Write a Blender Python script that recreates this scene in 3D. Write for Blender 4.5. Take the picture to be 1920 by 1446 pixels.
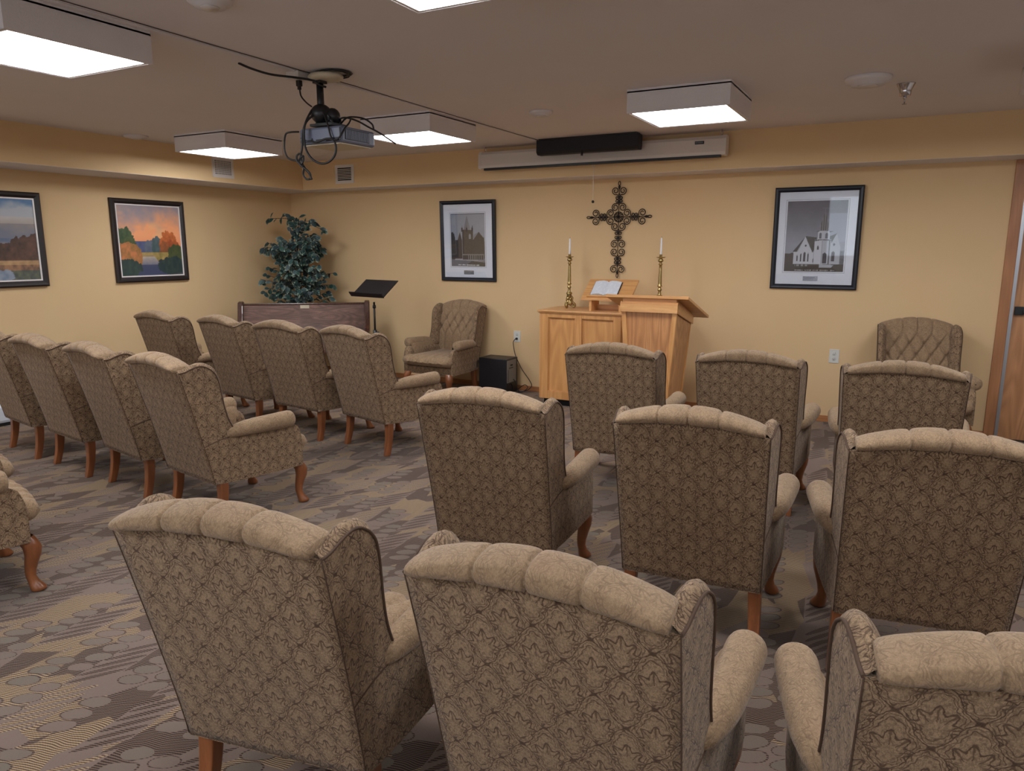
import bpy, bmesh, math, random
from mathutils import Vector, Matrix
random.seed(7)
PI = math.pi
for o in list(bpy.data.objects): bpy.data.objects.remove(o, do_unlink=True)
C = bpy.data.collections.new('chapel'); bpy.context.scene.collection.children.link(C)
sc = bpy.context.scene

# ---------------------------------------------------------------- camera, world, exposure
CAM = Vector((6.74997, -6.77997, 1.5)); YAW, PITCH, ROLL, FPX = -0.49524, -0.18727, 0.00041, 1359.96
fw = Vector((math.sin(YAW)*math.cos(PITCH), math.cos(YAW)*math.cos(PITCH), math.sin(PITCH)))
rt = Vector((math.cos(YAW), -math.sin(YAW), 0)); up = rt.cross(fw)
R_ = math.cos(ROLL)*rt + math.sin(ROLL)*up; U_ = -math.sin(ROLL)*rt + math.cos(ROLL)*up
cd = bpy.data.cameras.new('camera'); cam = bpy.data.objects.new('camera', cd); C.objects.link(cam)
cam.matrix_world = Matrix(((R_.x, U_.x, -fw.x, CAM.x), (R_.y, U_.y, -fw.y, CAM.y), (R_.z, U_.z, -fw.z, CAM.z), (0, 0, 0, 1)))
cd.sensor_fit = 'HORIZONTAL'; cd.sensor_width = 36; cd.lens = FPX/1920*36; cd.clip_start = .02
sc.camera = cam
w = bpy.data.worlds.new('world'); sc.world = w; w.use_nodes = True
w.node_tree.nodes['Background'].inputs[0].default_value = (.02, .02, .02, 1)
sc.view_settings.view_transform = 'Standard'; sc.view_settings.look = 'None'
sc.view_settings.gamma = 1; sc.view_settings.use_curve_mapping = False
sc.view_settings.exposure = 0.66
sc.cycles.diffuse_bounces = 8; sc.cycles.max_bounces = 12
LAMP = 14.8; DAY = 18.0
H = 2.4623; ZB = 2.322            # ceiling height, underside of light boxes
WX = ((1.3, 3.7), (5.2, 7.6)); WZ = (.85, 2.1)
for x0, x1 in WX:               # daylight outside the two windows behind the camera
    ld = bpy.data.lights.new('window_daylight', 'AREA'); ld.shape = 'RECTANGLE'; ld.size = x1-x0; ld.size_y = WZ[1]-WZ[0]; ld.energy = DAY; ld.color = (.80, .90, 1.0)
    lo = bpy.data.objects.new('window_daylight', ld); C.objects.link(lo); lo.location = ((x0+x1)/2, -9.54, (WZ[0]+WZ[1])/2); lo.rotation_euler = (PI/2, 0, 0)

# ---------------------------------------------------------------- node helpers
def lin(c):
    return tuple((v/12.92 if v <= .04045 else ((v+.055)/1.055)**2.4) for v in c[:3])
def rgb(r, g, b): return lin((r/255, g/255, b/255))
class E:
    nt = None
    def __init__(s, v): s.v = v
def _in(nd, i, v):
    if isinstance(v, E): E.nt.links.new(v.v, nd.inputs[i])
    else: nd.inputs[i].default_value = v
def M(op, a, b=None, c=None):
    n = E.nt.nodes.new('ShaderNodeMath'); n.operation = op
    _in(n, 0, a)
    if b is not None: _in(n, 1, b)
    if c is not None: _in(n, 2, c)
    return E(n.outputs[0])
E.__add__ = lambda a, b: M('ADD', a, b); E.__radd__ = lambda a, b: M('ADD', b, a)
E.__sub__ = lambda a, b: M('SUBTRACT', a, b); E.__rsub__ = lambda a, b: M('SUBTRACT', b, a)
E.__mul__ = lambda a, b: M('MULTIPLY', a, b); E.__rmul__ = lambda a, b: M('MULTIPLY', b, a)
E.__truediv__ = lambda a, b: M('DIVIDE', a, b); E.__lt__ = lambda a, b: M('LESS_THAN', a, b); E.__gt__ = lambda a, b: M('GREATER_THAN', a, b)
def sin_(a): return M('SINE', a)
def cos_(a): return M('COSINE', a)
def fract(a): return M('FRACT', a)
def floor_(a): return M('FLOOR', a)
def abs_(a): return M('ABSOLUTE', a)
def mn(a, b): return M('MINIMUM', a, b)
def mx(a, b): return M('MAXIMUM', a, b)
def sstep(a, lo, hi):
    n = E.nt.nodes.new('ShaderNodeMapRange'); n.interpolation_type = 'SMOOTHSTEP'
    _in(n, 0, a); _in(n, 1, lo); _in(n, 2, hi); return E(n.outputs[0])
def xyz(v):
    n = E.nt.nodes.new('ShaderNodeSeparateXYZ'); E.nt.links.new(v.v, n.inputs[0])
    return E(n.outputs[0]), E(n.outputs[1]), E(n.outputs[2])
def comb(x, y, z=0.0):
    n = E.nt.nodes.new('ShaderNodeCombineXYZ'); _in(n, 0, x); _in(n, 1, y); _in(n, 2, z); return E(n.outputs[0])
def coord(kind):
    n = E.nt.nodes.new('ShaderNodeTexCoord'); return E(n.outputs[kind])
def noise(v, scale, detail=3, rough=.5, dist=0.0):
    n = E.nt.nodes.new('ShaderNodeTexNoise'); E.nt.links.new(v.v, n.inputs['Vector'])
    n.inputs['Scale'].default_value = scale; n.inputs['Detail'].default_value = detail
    n.inputs['Roughness'].default_value = rough; n.inputs['Distortion'].default_value = dist
    return E(n.outputs[0])
def white(v):
    n = E.nt.nodes.new('ShaderNodeTexWhiteNoise'); n.noise_dimensions = '3D'
    E.nt.links.new(v.v, n.inputs['Vector']); return E(n.outputs['Value'])
def voro(v, scale):
    n = E.nt.nodes.new('ShaderNodeTexVoronoi'); E.nt.links.new(v.v, n.inputs['Vector'])
    n.inputs['Scale'].default_value = scale
    s = E.nt.nodes.new('ShaderNodeSeparateColor'); E.nt.links.new(n.outputs['Color'], s.inputs[0])
    return E(s.outputs[0])
def mapv(v, sx, sy, sz, rz=0):
    n = E.nt.nodes.new('ShaderNodeMapping'); E.nt.links.new(v.v, n.inputs[0])
    n.inputs['Scale'].default_value = (sx, sy, sz); n.inputs['Rotation'].default_value = (0, 0, rz); return E(n.outputs[0])
def mix(f, a, b):
    n = E.nt.nodes.new('ShaderNodeMix'); n.data_type = 'RGBA'
    _in(n, 0, f)
    for i, v in ((6, a), (7, b)):
        if isinstance(v, E): E.nt.links.new(v.v, n.inputs[i])
        else: n.inputs[i].default_value = (*v, 1)
    return E(n.outputs[2])
def mat(name, col=(.5, .5, .5), rough=.5, metal=0.0, sheen=0, coat=0, bump=None, bstr=.3, bdist=.002, emis=None, spec=None, build=None):
    m = bpy.data.materials.new(name); m.use_nodes = True; nt = m.node_tree; E.nt = nt
    b = nt.nodes['Principled BSDF']; b.inputs['Roughness'].default_value = rough; b.inputs['Metallic'].default_value = metal
    b.inputs['Base Color'].default_value = (*col, 1)
    if sheen: b.inputs['Sheen Weight'].default_value = sheen; b.inputs['Sheen Roughness'].default_value = .45
    if coat: b.inputs['Coat Weight'].default_value = coat; b.inputs['Coat Roughness'].default_value = .12
    if spec is not None: b.inputs['Specular IOR Level'].default_value = spec
    if emis:
        b.inputs['Emission Color'].default_value = (*emis[0], 1); b.inputs['Emission Strength'].default_value = emis[1]
    hgt = None
    if build:
        r = build()
        if isinstance(r, tuple): colr, hgt = r
        else: colr = r
        nt.links.new(colr.v, b.inputs['Base Color'])
    if bump: hgt = bump()
    if hgt is not None:
        n = nt.nodes.new('ShaderNodeBump'); n.inputs['Strength'].default_value = bstr; n.inputs['Distance'].default_value = bdist
        nt.links.new(hgt.v, n.inputs['Height']); nt.links.new(n.outputs[0], b.inputs['Normal'])
    return m

# ---------------------------------------------------------------- materials
def b_wall():
    v = coord('Object'); n = noise(v, 1.3, 2)
    return mix(n, rgb(214, 184, 141), rgb(220, 191, 149)), noise(v, 160, 2)
WALL = mat('wall_paint', rough=.75, build=b_wall, bstr=.12, bdist=.002, spec=.3)
def b_ceil():
    v = coord('Object'); n = noise(v, 2, 2)
    return mix(n, rgb(217, 213, 216), rgb(222, 218, 221)), noise(v, 220, 3, .7)
CEIL = mat('ceiling_paint', rough=.9, build=b_ceil, bstr=.35, bdist=.003, spec=.2)
def b_carpet():
    v = coord('Object'); X, Y, Z = xyz(v)
    ca, sa = math.cos(.42), math.sin(.42)
    a = X*ca + Y*sa; b = Y*ca - X*sa
    wob = (noise(mapv(v, 1, 1, 1), 9, 1) - .5)*.03
    a = a + wob; b = b + wob
    a2 = a - b*.32
    cw = .36
    col = floor_(a2/cw); xl = fract(a2/cw)*cw
    sh = white(comb(col, 3.0))
    b2 = b + sh*.9
    pit = .066
    # large fields of solid pile and hatched weave
    fld = voro(comb(a2*7.0 - b*1.6, b*5.2, 0.0), 1.0)
    fine = noise(v, 260, 2, .7)
    tuft = noise(v, 900, 1, .5)
    hl = b + a*.16
    st = sstep(sin_(hl*(2*PI/.0085) + sin_(a*700.0)*.25), -.25, .35)
    grey = mix(fine, rgb(109, 92, 85), rgb(131, 114, 105))
    greyb = mix(fine, rgb(102, 92, 83), rgb(121, 111, 100))
    tan = mix(st, rgb(82, 62, 50), rgb(171, 148, 116))
    dark = mix(st, rgb(44, 30, 26), rgb(113, 94, 82))
    base = mix(fld < .40, dark, tan)
    base = mix(fld > .78, base, grey)
    def ell(xc, rx, ry, pitch, off, slope=0.0):
        bb = b2 + off - (xl - xc)*slope
        yl = (fract(bb/pitch) - .5)*pitch
        e = ((xl - xc)/rx)*((xl - xc)/rx) + (yl/ry)*(yl/ry)
        row = floor_(bb/pitch)
        return e, row
    def grp(row, n, keep, seed):
        g = white(comb(floor_(row/float(n)), col, seed))
        md = fract(row/float(n)) < (n - 1.0)/n - .01
        return (g < keep)*md
    # slanted hatched leaves on solid ground
    e3, r3 = ell(.29, .062, .016, .050, .02, .75)
    inb = (abs_(xl - .29) < .066)*grp(floor_(r3), 6, .75, 5.0)
    base = mix(inb, base, grey)
    base = mix((e3 < 1.0)*inb, base, mix(white(comb(floor_(r3/6.0), col, 9.0)) < .6, tan, dark))
    # ladders of oval pebbles
    e1, r1 = ell(.075, .050, .027, pit, 0.0)
    m1 = grp(r1, 4, .85, 1.0)
    base = mix((e1 < 1.30)*m1, base, dark)
    base = mix((e1 < 1.0)*m1, base, mix(white(comb(r1, col, 2.0)), grey, greyb))
    e2, r2 = ell(.185, .046, .026, pit, .033)
    m2 = grp(r2, 5, .7, 7.0)
    base = mix((e2 < 1.22)*m2, base, dark)
    base = mix((e2 < 1.0)*m2, base, mix(white(comb(r2, col, 4.0)), greyb, grey))
    big = noise(v, .9, 2)
    base = mix(big*.18, base, rgb(84, 66, 50))
    return base, tuft + fine
CARPET = mat('patterned_carpet', rough=1.0, build=b_carpet, bstr=.5, bdist=.003, sheen=.15, spec=.1)
def damask(contrast, warm=0.0):
    def f():
        v = coord('UV'); u, vv, _ = xyz(v)
        d = noise(v, 55, 2, .6)
        u = u + (d - .5)*.004; vv = vv + (noise(mapv(v, 1.3, .9, 1), 60, 2, .6) - .5)*.004
        wq = noise(v, 150, 1, .5); wr = noise(mapv(v, 1.01, 1, 1, .7), 138, 1, .5)
        u = u + (wq - .5)*.0055; vv = vv + (wr - .5)*.0055
        U = u/.112; V = vv/.126
        V2 = V + sin_(V*4*PI)*.05
        h = cos_(U*2*PI) + cos_(V2*2*PI)
        ah = abs_(h)
        scal = sin_(V*PI*14)*.10 + sin_(U*PI*12)*.08
        l1 = mx(1.0 - sstep(abs_(ah - .26 - scal), .02, .075), 1.0 - sstep(abs_(ah - .58 - scal*.6), .02, .08))
        l2 = 1.0 - sstep(ah, .02, .11)
        o = (h < 0.0)*.5
        x = fract(U + .5 + o) - .5; y = fract(V + .5 + o) - .5
        yy = y + .20; xx = x*.95
        r = M('SQRT', xx*xx + yy*yy); th = M('ARCTAN2', xx, yy)
        Rr = .315 + cos_(th*9.0)*.055 - abs_(th)*.036
        l3 = (1.0 - sstep(abs_(r - Rr), .010, .034))*(abs_(th) < 2.2)
        l4 = (1.0 - sstep(abs_(sin_(th*4.5)), .10, .40))*(r > .13)*(r < Rr)*(abs_(th) < 2.0)
        sc5 = sstep(sin_(U*2*PI*8)*sin_(V*2*PI*8), .28, .62)*(ah > .22)*(ah < .95)
        l6 = (1.0 - sstep(abs_(r - Rr*.55), .008, .03))*(abs_(th) < 2.0)
        fil = 1.0 - sstep(abs_(noise(mapv(v, 1.25, 1, 1), 72, 2, .55, .8) - .5), .012, .045)
        line = mx(mx(mx(l1*.85, l2*.95), mx(l3*.9, l4*.8)), mx(sc5*.5, l6*.5))
        fle = sstep(noise(mapv(v, 1.9, .85, 1), 150, 2, .7), .50, .64)
        line = mx(line, mx(fil*.4, fle*.45))
        fz = noise(v, 420, 3, .75); big = noise(v, 7, 3, .6); mid = noise(v, 90, 3, .7, .6)
        line = mn(line, 1.0)*(.68 + mid*.55)
        light = mix(big, rgb(152, 127, 101), rgb(171, 146, 117))
        light = mix(sstep(mid, .35, .7)*.45, light, rgb(122, 101, 79))
        darkc = mix(fz, rgb(62, 44, 34), rgb(88, 67, 52))
        c = mix(mn(line*contrast, 1.0), light, darkc)
        c = mix(sstep(fz, .45, .75)*.35, c, rgb(104, 83, 65))
        wear = sstep(noise(v, 3.2, 2, .5), .58, .75)
        c = mix(wear*.22, c, rgb(140, 104, 82))
        return c, (1.0 - line*.8) + fz*.6
    return f
FAB = mat('damask_chenille', rough=.85, build=damask(1.05), sheen=.12, bstr=.5, bdist=.003, spec=.15)
FAB2 = mat('napped_chenille', rough=.85, build=damask(.45), sheen=.15, bstr=.35, bdist=.002, spec=.15)
PIPE = mat('welt_cord', rgb(78, 58, 44), .85)
def wood(c1, c2, c3, sx=1, sy=1, sz=.06, scale=26, ring=1.0, rough=.4):
    def f():
        v = coord('Object'); m = mapv(v, sx, sy, sz)
        n = noise(m, scale, 5, .65, 1.2); g = noise(mapv(v, sx*4, sy*4, sz*1.5), 90, 3, .6)
        r = M('SINE', noise(mapv(v, sx, sy, sz*1.6), 5.5, 1, .4, .4)*70.0*ring)*.5 + .5
        c = mix(sstep(n, .35, .7), c1, c2)
        c = mix(r*.45, c, c3)
        return mix(sstep(g, .5, .75)*.4, c, c3), g
    return f
LEG = mat('cherry_stained_leg', rough=.32, coat=.25, build=wood(rgb(132, 78, 46), rgb(150, 92, 54), rgb(92, 52, 32), ring=.5), bstr=.05)
OAKV = mat('honey_oak_vertical', rough=.38, coat=.15, build=wood(rgb(204, 150, 92), rgb(216, 163, 106), rgb(176, 118, 68)), bstr=.08)
OAKH = mat('honey_oak_horizontal', rough=.38, coat=.15, build=wood(rgb(206, 154, 98), rgb(218, 168, 112), rgb(182, 124, 74), .06, 1, 1), bstr=.08)
OAKP = mat('figured_oak_panel', rough=.4, coat=.15, build=wood(rgb(190, 134, 86), rgb(204, 150, 100), rgb(138, 88, 52), 1, 1, .10, 14, 1.5), bstr=.08)
PEW = mat('dark_walnut', rough=.42, coat=.1, build=wood(rgb(96, 64, 52), rgb(128, 92, 76), rgb(46, 28, 22), .22, 1, 1, 11, 1.3), bstr=.06)
PEWD = mat('walnut_end', rough=.25, coat=.5, build=wood(rgb(74, 46, 38), rgb(88, 56, 46), rgb(48, 28, 24)), bstr=.05)
TRIM = mat('oak_trim', rough=.45, build=wood(rgb(170, 116, 78), rgb(184, 130, 90), rgb(144, 94, 60)), bstr=.05)
TRIMH = mat('oak_baseboard', rough=.45, build=wood(rgb(172, 116, 74), rgb(186, 130, 84), rgb(144, 92, 56), .06, .06, 1), bstr=.05)
DOORW = mat('oak_veneer_door', rough=.4, build=wood(rgb(184, 132, 92), rgb(198, 146, 104), rgb(146, 98, 64), 1, 1, .08, 16, 1.3), bstr=.05)
BLACK = mat('black_satin_metal', rgb(24, 25, 30), .4)
IRON = mat('wrought_iron', rgb(26, 22, 26), .45, .4)
CORD = mat('black_cord', rgb(16, 15, 18), .5)
def b_brass():
    v = coord('Object'); n = noise(v, 60, 3)
    return mix(n, rgb(150, 128, 78), rgb(196, 176, 126))
BRASS = mat('aged_brass', rough=.32, metal=1.0, build=b_brass)
CHROME = mat('chrome', rgb(190, 188, 196), .15, 1.0)
STEEL = mat('brushed_steel', rgb(178, 182, 190), .35, .9)
WAX = mat('white_wax', rgb(232, 232, 238), .4)
WHITE = mat('white_enamel', rgb(212, 206, 202), .45)
IVORY = mat('ivory_plastic', rgb(196, 186, 164), .45)
PLATE = mat('outlet_plastic', rgb(206, 208, 204), .4)
DARK = mat('dark_parts_and_shade', rgb(14, 13, 14), .8)  # near-black for dark parts, and for shade painted into gaps and openings
FRAMEB = mat('navy_black_frame', rgb(16, 21, 36), .38)
FRAMED = mat('dark_walnut_frame', rgb(34, 26, 28), .45)
FILLET = mat('silver_fillet', rgb(226, 222, 224), .4, .1)
MATB = mat('white_mat_board', rgb(234, 238, 250), .7)
LINE = mat('grey_mat_line', rgb(128, 130, 142), .7)
SILV = mat('engraved_plate', rgb(170, 176, 190), .25, .7)
PROJ = mat('graphite_plastic', rgb(104, 112, 134), .35)
PROJD = mat('dark_vent_plastic', rgb(40, 42, 52), .5)
SPKG = mat('graphite_cloth', rgb(22, 24, 34), .6)
PANELG = mat('amp_plate', rgb(122, 120, 118), .5)
PAGE = mat('bible_page', rough=.7, build=lambda: mix(sstep(sin_(xyz(coord('Object'))[1]*900.0), .2, .5)*.35*(noise(coord('Object'), 40, 2) > .42), rgb(214, 220, 230), rgb(120, 126, 140)))
PAGEE = mat('page_edges', rgb(214, 208, 200), .8)
COVER = mat('black_leather', rgb(30, 26, 28), .5)
HEAT = mat('heater_enamel', rgb(206, 212, 222), .4)
LENS = mat('diffuser_light', rgb(255, 255, 255), .5, emis=((.97, .98, 1.0), LAMP))
TERRA = mat('woven_basket', rgb(120, 84, 52), .8, bump=lambda: sin_(xyz(coord('Object'))[2]*500.0), bstr=.6)
STEM = mat('ficus_bark', rgb(58, 46, 42), .8)
def b_attr(gain=1.0):
    def f():
        n = E.nt.nodes.new('ShaderNodeAttribute'); n.attribute_name = 'paint'; return E(n.outputs['Color'])
    return f
LEAF = mat('variegated_leaf', rough=.5, build=b_attr())
PICT = mat('printed_canvas', rough=.55, build=b_attr())
gm = bpy.data.materials.new('picture_glass'); gm.use_nodes = True; nt = gm.node_tree; nt.nodes.remove(nt.nodes['Principled BSDF'])
g1 = nt.nodes.new('ShaderNodeBsdfTransparent'); g2 = nt.nodes.new('ShaderNodeBsdfGlossy'); g2.inputs['Roughness'].default_value = .02
gf = nt.nodes.new('ShaderNodeFresnel'); gx = nt.nodes.new('ShaderNodeMixShader')
nt.links.new(gf.outputs[0], gx.inputs[0]); nt.links.new(g1.outputs[0], gx.inputs[1]); nt.links.new(g2.outputs[0], gx.inputs[2])
nt.links.new(gx.outputs[0], nt.nodes['Material Output'].inputs[0]); GLASS = gm

# ---------------------------------------------------------------- geometry helpers
class MB:
    def __init__(s): s.v = []; s.f = []; s.sm = []
    def add(s, vs, fs, smooth=False):
        k = len(s.v); s.v += [tuple(v) for v in vs]; s.f += [tuple(i+k for i in f) for f in fs]; s.sm += [smooth]*len(fs)
    def box(s, x0, x1, y0, y1, z0, z1, mtx=None):
        vs = [Vector((x, y, z)) for x in (x0, x1) for y in (y0, y1) for z in (z0, z1)]
        if mtx: vs = [mtx @ v for v in vs]
        s.add(vs, [(0, 1, 3, 2), (4, 6, 7, 5), (0, 4, 5, 1), (2, 3, 7, 6), (0, 2, 6, 4), (1, 5, 7, 3)])
    def hexa(s, b, t):       # bottom ring, top ring (4 points each)
        s.add(list(b)+list(t), [(3, 2, 1, 0), (4, 5, 6, 7)] + [(i, (i+1) % 4, (i+1) % 4+4, i+4) for i in range(4)])
    def grid(s, P, smooth=True, closeu=False, closev=False):
        n = len(P); m = len(P[0]); k = []
        for i in range(n if closeu else n-1):
            for j in range(m if closev else m-1):
                k.append((i*m+j, ((i+1) % n)*m+j, ((i+1) % n)*m+(j+1) % m, i*m+(j+1) % m))
        s.add([p for r in P for p in r], k, smooth)
    def tube(s, pts, r, n=8, closed=False, cap=True):
        pts = [Vector(p) for p in pts]; N = len(pts); rings = []
        rr = r if isinstance(r, (list, tuple)) else [r]*N
        T = []
        for i in range(N):
            a = pts[(i-1) % N] if (closed or i > 0) else pts[i]; b = pts[(i+1) % N] if (closed or i < N-1) else pts[i]
            t = (b-a); T.append(t.normalized() if t.length > 1e-9 else Vector((0, 0, 1)))
        u = T[0].orthogonal().normalized()
        for i in range(N):
            u = (u - T[i]*u.dot(T[i]))
            u = u.normalized() if u.length > 1e-6 else T[i].orthogonal().normalized()
            w_ = T[i].cross(u)
            rings.append([pts[i] + (u*math.cos(2*PI*k/n) + w_*math.sin(2*PI*k/n))*rr[i] for k in range(n)])
        s.grid(rings, True, closed, True)
        if cap and not closed:
            k = len(s.v) - N*n
            s.f += [tuple(k+j for j in reversed(range(n))), tuple(k+(N-1)*n+j for j in range(n))]; s.sm += [False]*2
    def lathe(s, prof, c=(0, 0, 0), n=24, smooth=True):
        P = [[(c[0]+r*math.cos(2*PI*k/n), c[1]+r*math.sin(2*PI*k/n), c[2]+z) for k in range(n)] for r, z in prof]
        s.grid(P, smooth, False, True)
    def ball(s, c, r, n=12, sc3=(1, 1, 1)):
        P = [[(c[0]+r*sc3[0]*math.sin(a)*math.cos(2*PI*k/n), c[1]+r*sc3[1]*math.sin(a)*math.sin(2*PI*k/n), c[2]+r*sc3[2]*math.cos(a)) for k in range(n)] for a in [PI*i/(n//2+1) for i in range(n//2+2)]]
        s.grid(P, True, False, True)
    def build(s, name, m, parent=None, uv=False, bevel=0, merge=True):
        me = bpy.data.meshes.new(name); bm = bmesh.new()
        vs = [bm.verts.new(v) for v in s.v]
        for f, sm in zip(s.f, s.sm):
            try:
                fc = bm.faces.new([vs[i] for i in f]); fc.smooth = sm
            except ValueError: pass
        if merge: bmesh.ops.remove_doubles(bm, verts=bm.verts, dist=1e-5)
        bmesh.ops.recalc_face_normals(bm, faces=bm.faces)
        bm.to_mesh(me); bm.free()
        if uv:
            ul = me.uv_layers.new(name='UVMap'); V = me.vertices
            for p in me.polygons:
                nx, ny, nz = abs(p.normal.x), abs(p.normal.y), abs(p.normal.z)
                for li in p.loop_indices:
                    c = V[me.loops[li].vertex_index].co
                    if nx >= ny and nx > nz*.8: q = (c.y, c.z)
                    elif ny > nz*.6: q = (c.x, c.z)
                    else: q = (c.x, c.y+.02)
                    ul.data[li].uv = q
        me.materials.append(m)
        o = bpy.data.objects.new(name, me); C.objects.link(o)
        if parent is not None: o.parent = parent
        if bevel:
            b = o.modifiers.new('bevel', 'BEVEL'); b.width = bevel; b.segments = 2; b.limit_method = 'ANGLE'; b.angle_limit = .6
        return o
def empty(name, loc=(0, 0, 0), rz=0):
    o = bpy.data.objects.new(name, None); C.objects.link(o); o.location = loc; o.rotation_euler = (0, 0, rz); o.empty_display_size = .1; return o
def tag(o, label, cat, group=None):
    o['label'] = label; o['category'] = cat
    if group: o['group'] = group
    return o
def struct(o): o['kind'] = 'structure'; return o
def boxo(name, m, x0, x1, y0, y1, z0, z1, parent=None, bevel=0):
    b = MB(); b.box(x0, x1, y0, y1, z0, z1); return b.build(name, m, parent, bevel=bevel)
def copy_tree(o, parent=None):
    c = o.copy(); C.objects.link(c)
    if parent is not None: c.parent = parent
    for ch in [k for k in C.objects if k.parent is o]: copy_tree(ch, c)
    return c
def cr(pts, k=6, closed=False):          # Catmull-Rom
    pts = [Vector(p) for p in pts]; n = len(pts); out = []
    for i in range(n if closed else n-1):
        g = (lambda j: pts[j % n]) if closed else (lambda j: pts[max(0, min(n-1, j))])
        a, b, c, d = g(i-1), g(i), g(i+1), g(i+2)
        for q in range(k):
            t = q/k
            out.append(.5*((2*b)+(c-a)*t+(2*a-5*b+4*c-d)*t*t+(3*b-a-3*c+d)*t**3))
    if not closed: out.append(pts[-1])
    return out
def lerp(a, b, t): return a+(b-a)*t
def interp(tab, t):
    for i in range(len(tab)-1):
        if t <= tab[i+1][0]:
            a, b = tab[i], tab[i+1]; q = (t-a[0])/max(1e-9, b[0]-a[0]); return tuple(lerp(x, y, q) for x, y in zip(a[1:], b[1:]))
    return tab[-1][1:]

# ---------------------------------------------------------------- room shell
RX, RY = 9.4, -9.4; SX, SY, HB = .5435, -.345, 2.153
struct(boxo('floor', CARPET, -.1, RX+.1, RY-.1, .1, -.1, 0))
struct(boxo('ceiling', CEIL, -.1, RX+.1, RY-.1, .1, H, H+.1))
struct(boxo('wall_left', WALL, -.1, 0, RY-.1, .1, 0, H))
OFFW = mat('offwhite_paint', rgb(222, 216, 206), .8)
struct(boxo('wall_right', OFFW, RX, RX+.1, RY-.1, .1, 0, H))
b = MB(); xs_ = [-.1, 1.3, 3.7, 5.2, 7.6, RX+.1]
b.box(-.1, RX+.1, RY-.1, RY, 0, WZ[0]); b.box(-.1, RX+.1, RY-.1, RY, WZ[1], H)
for k in (0, 2, 4): b.box(xs_[k], xs_[k+1], RY-.1, RY, WZ[0], WZ[1])
struct(b.build('wall_front', OFFW, merge=False))
for k, (x0, x1) in enumerate(WX):
    b = MB(); y0, y1 = RY-.07, RY-.02
    b.box(x0, x1, y0, y1, WZ[0], WZ[0]+.05); b.box(x0, x1, y0, y1, WZ[1]-.05, WZ[1]); b.box(x0, x0+.05, y0, y1, WZ[0], WZ[1]); b.box(x1-.05, x1, y0, y1, WZ[0], WZ[1]); b.box((x0+x1)/2-.025, (x0+x1)/2+.025, y0, y1, WZ[0], WZ[1])
    wo = struct(b.build('window_%d' % (k+1), WHITE, merge=False))
    boxo('pane', GLASS, x0+.05, x1-.05, RY-.05, RY-.045, WZ[0]+.05, WZ[1]-.05, wo)
DX0, DX1, DZ = 7.487, 8.405, 2.06
b = MB(); b.box(0, DX0, 0, .1, 0, H); b.box(DX1, RX, 0, .1, 0, H); b.box(DX0, DX1, 0, .1, DZ, H)
struct(b.build('wall_back', WALL, merge=False))
# dropped soffit along the left and back walls (painted faces, ceiling-white underside)
b = MB(); b.box(0, SX, RY, 0, HB+.002, H); struct(b.build('trim_1', WALL))
b = MB(); b.box(SX, RX, SY, 0, HB+.002, H); struct(b.build('trim_2', WALL))
b = MB(); b.box(0, SX, RY, 0, HB, HB+.002); struct(b.build('trim_3', CEIL))
b = MB(); b.box(SX, RX, SY, 0, HB, HB+.002); struct(b.build('trim_4', CEIL))
b = MB(); b.box(0, 7.390, -.014, 0, 0, .056); struct(b.build('baseboard_back', TRIMH, bevel=.003))
b = MB(); b.box(0, .014, RY, -.014, 0, .056); struct(b.build('baseboard_left', TRIMH, bevel=.003))
b = MB(); b.box(8.505, RX, -.014, 0, 0, .056); struct(b.build('baseboard_right', TRIMH, bevel=.003))
# door and casing
b = MB(); b.box(7.390, 7.464, -.022, 0, 0, HB); b.box(8.425, 8.50, -.022, 0, 0, HB); b.box(7.464, 8.425, -.022, 0, DZ+.01, HB)
struct(b.build('trim_5', TRIM, bevel=.004))
b = MB(); b.box(7.464, 7.487, -.026, .09, 0, DZ+.01); b.box(8.405, 8.425, -.026, .09, 0, DZ+.01); struct(b.build('trim_6', STEEL))
d = struct(boxo('door_1', DOORW, DX0, DX1, .0, .045, .012, DZ))
b = MB(); b.box(7.495, 7.555, -.03, 0, .995, 1.06); b.box(7.545, 7.665, -.05, -.03, 1.012, 1.04); b.build('door_latch', BLACK, d, bevel=.004)

# ---------------------------------------------------------------- ceiling lights
def light_box(x, y, label):
    t = empty('ceiling_light', (x, y, H)); hw = .315; t0 = ZB-H
    b = MB()
    b.box(-hw, hw, -hw, -hw+.012, t0, 0); b.box(-hw, hw, hw-.012, hw, t0, 0)
    b.box(-hw, -hw+.012, -hw+.012, hw-.012, t0, 0); b.box(hw-.012, hw, -hw+.012, hw-.012, t0, 0); b.box(-hw, hw, -hw, hw, -.02, -.012)
    b.build('housing', CEIL, t, merge=False)
    b = MB(); q = .012; s = .026
    b.box(-hw+q, hw-q, -hw+q, -hw+s, t0+.002, t0+.012); b.box(-hw+q, hw-q, hw-s, hw-q, t0+.002, t0+.012)
    b.box(-hw+q, -hw+s, -hw+s, hw-s, t0+.002, t0+.012); b.box(hw-s, hw-q, -hw+s, hw-s, t0+.002, t0+.012); b.build('door_frame', WHITE, t, merge=False)
    b = MB(); b.box(-hw+.02, hw-.02, -hw+.02, hw-.02, t0+.008, t0+.014); b.build('diffuser', LENS, t)
    tag(t, label, 'light', 'square ceiling light boxes')
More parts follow.
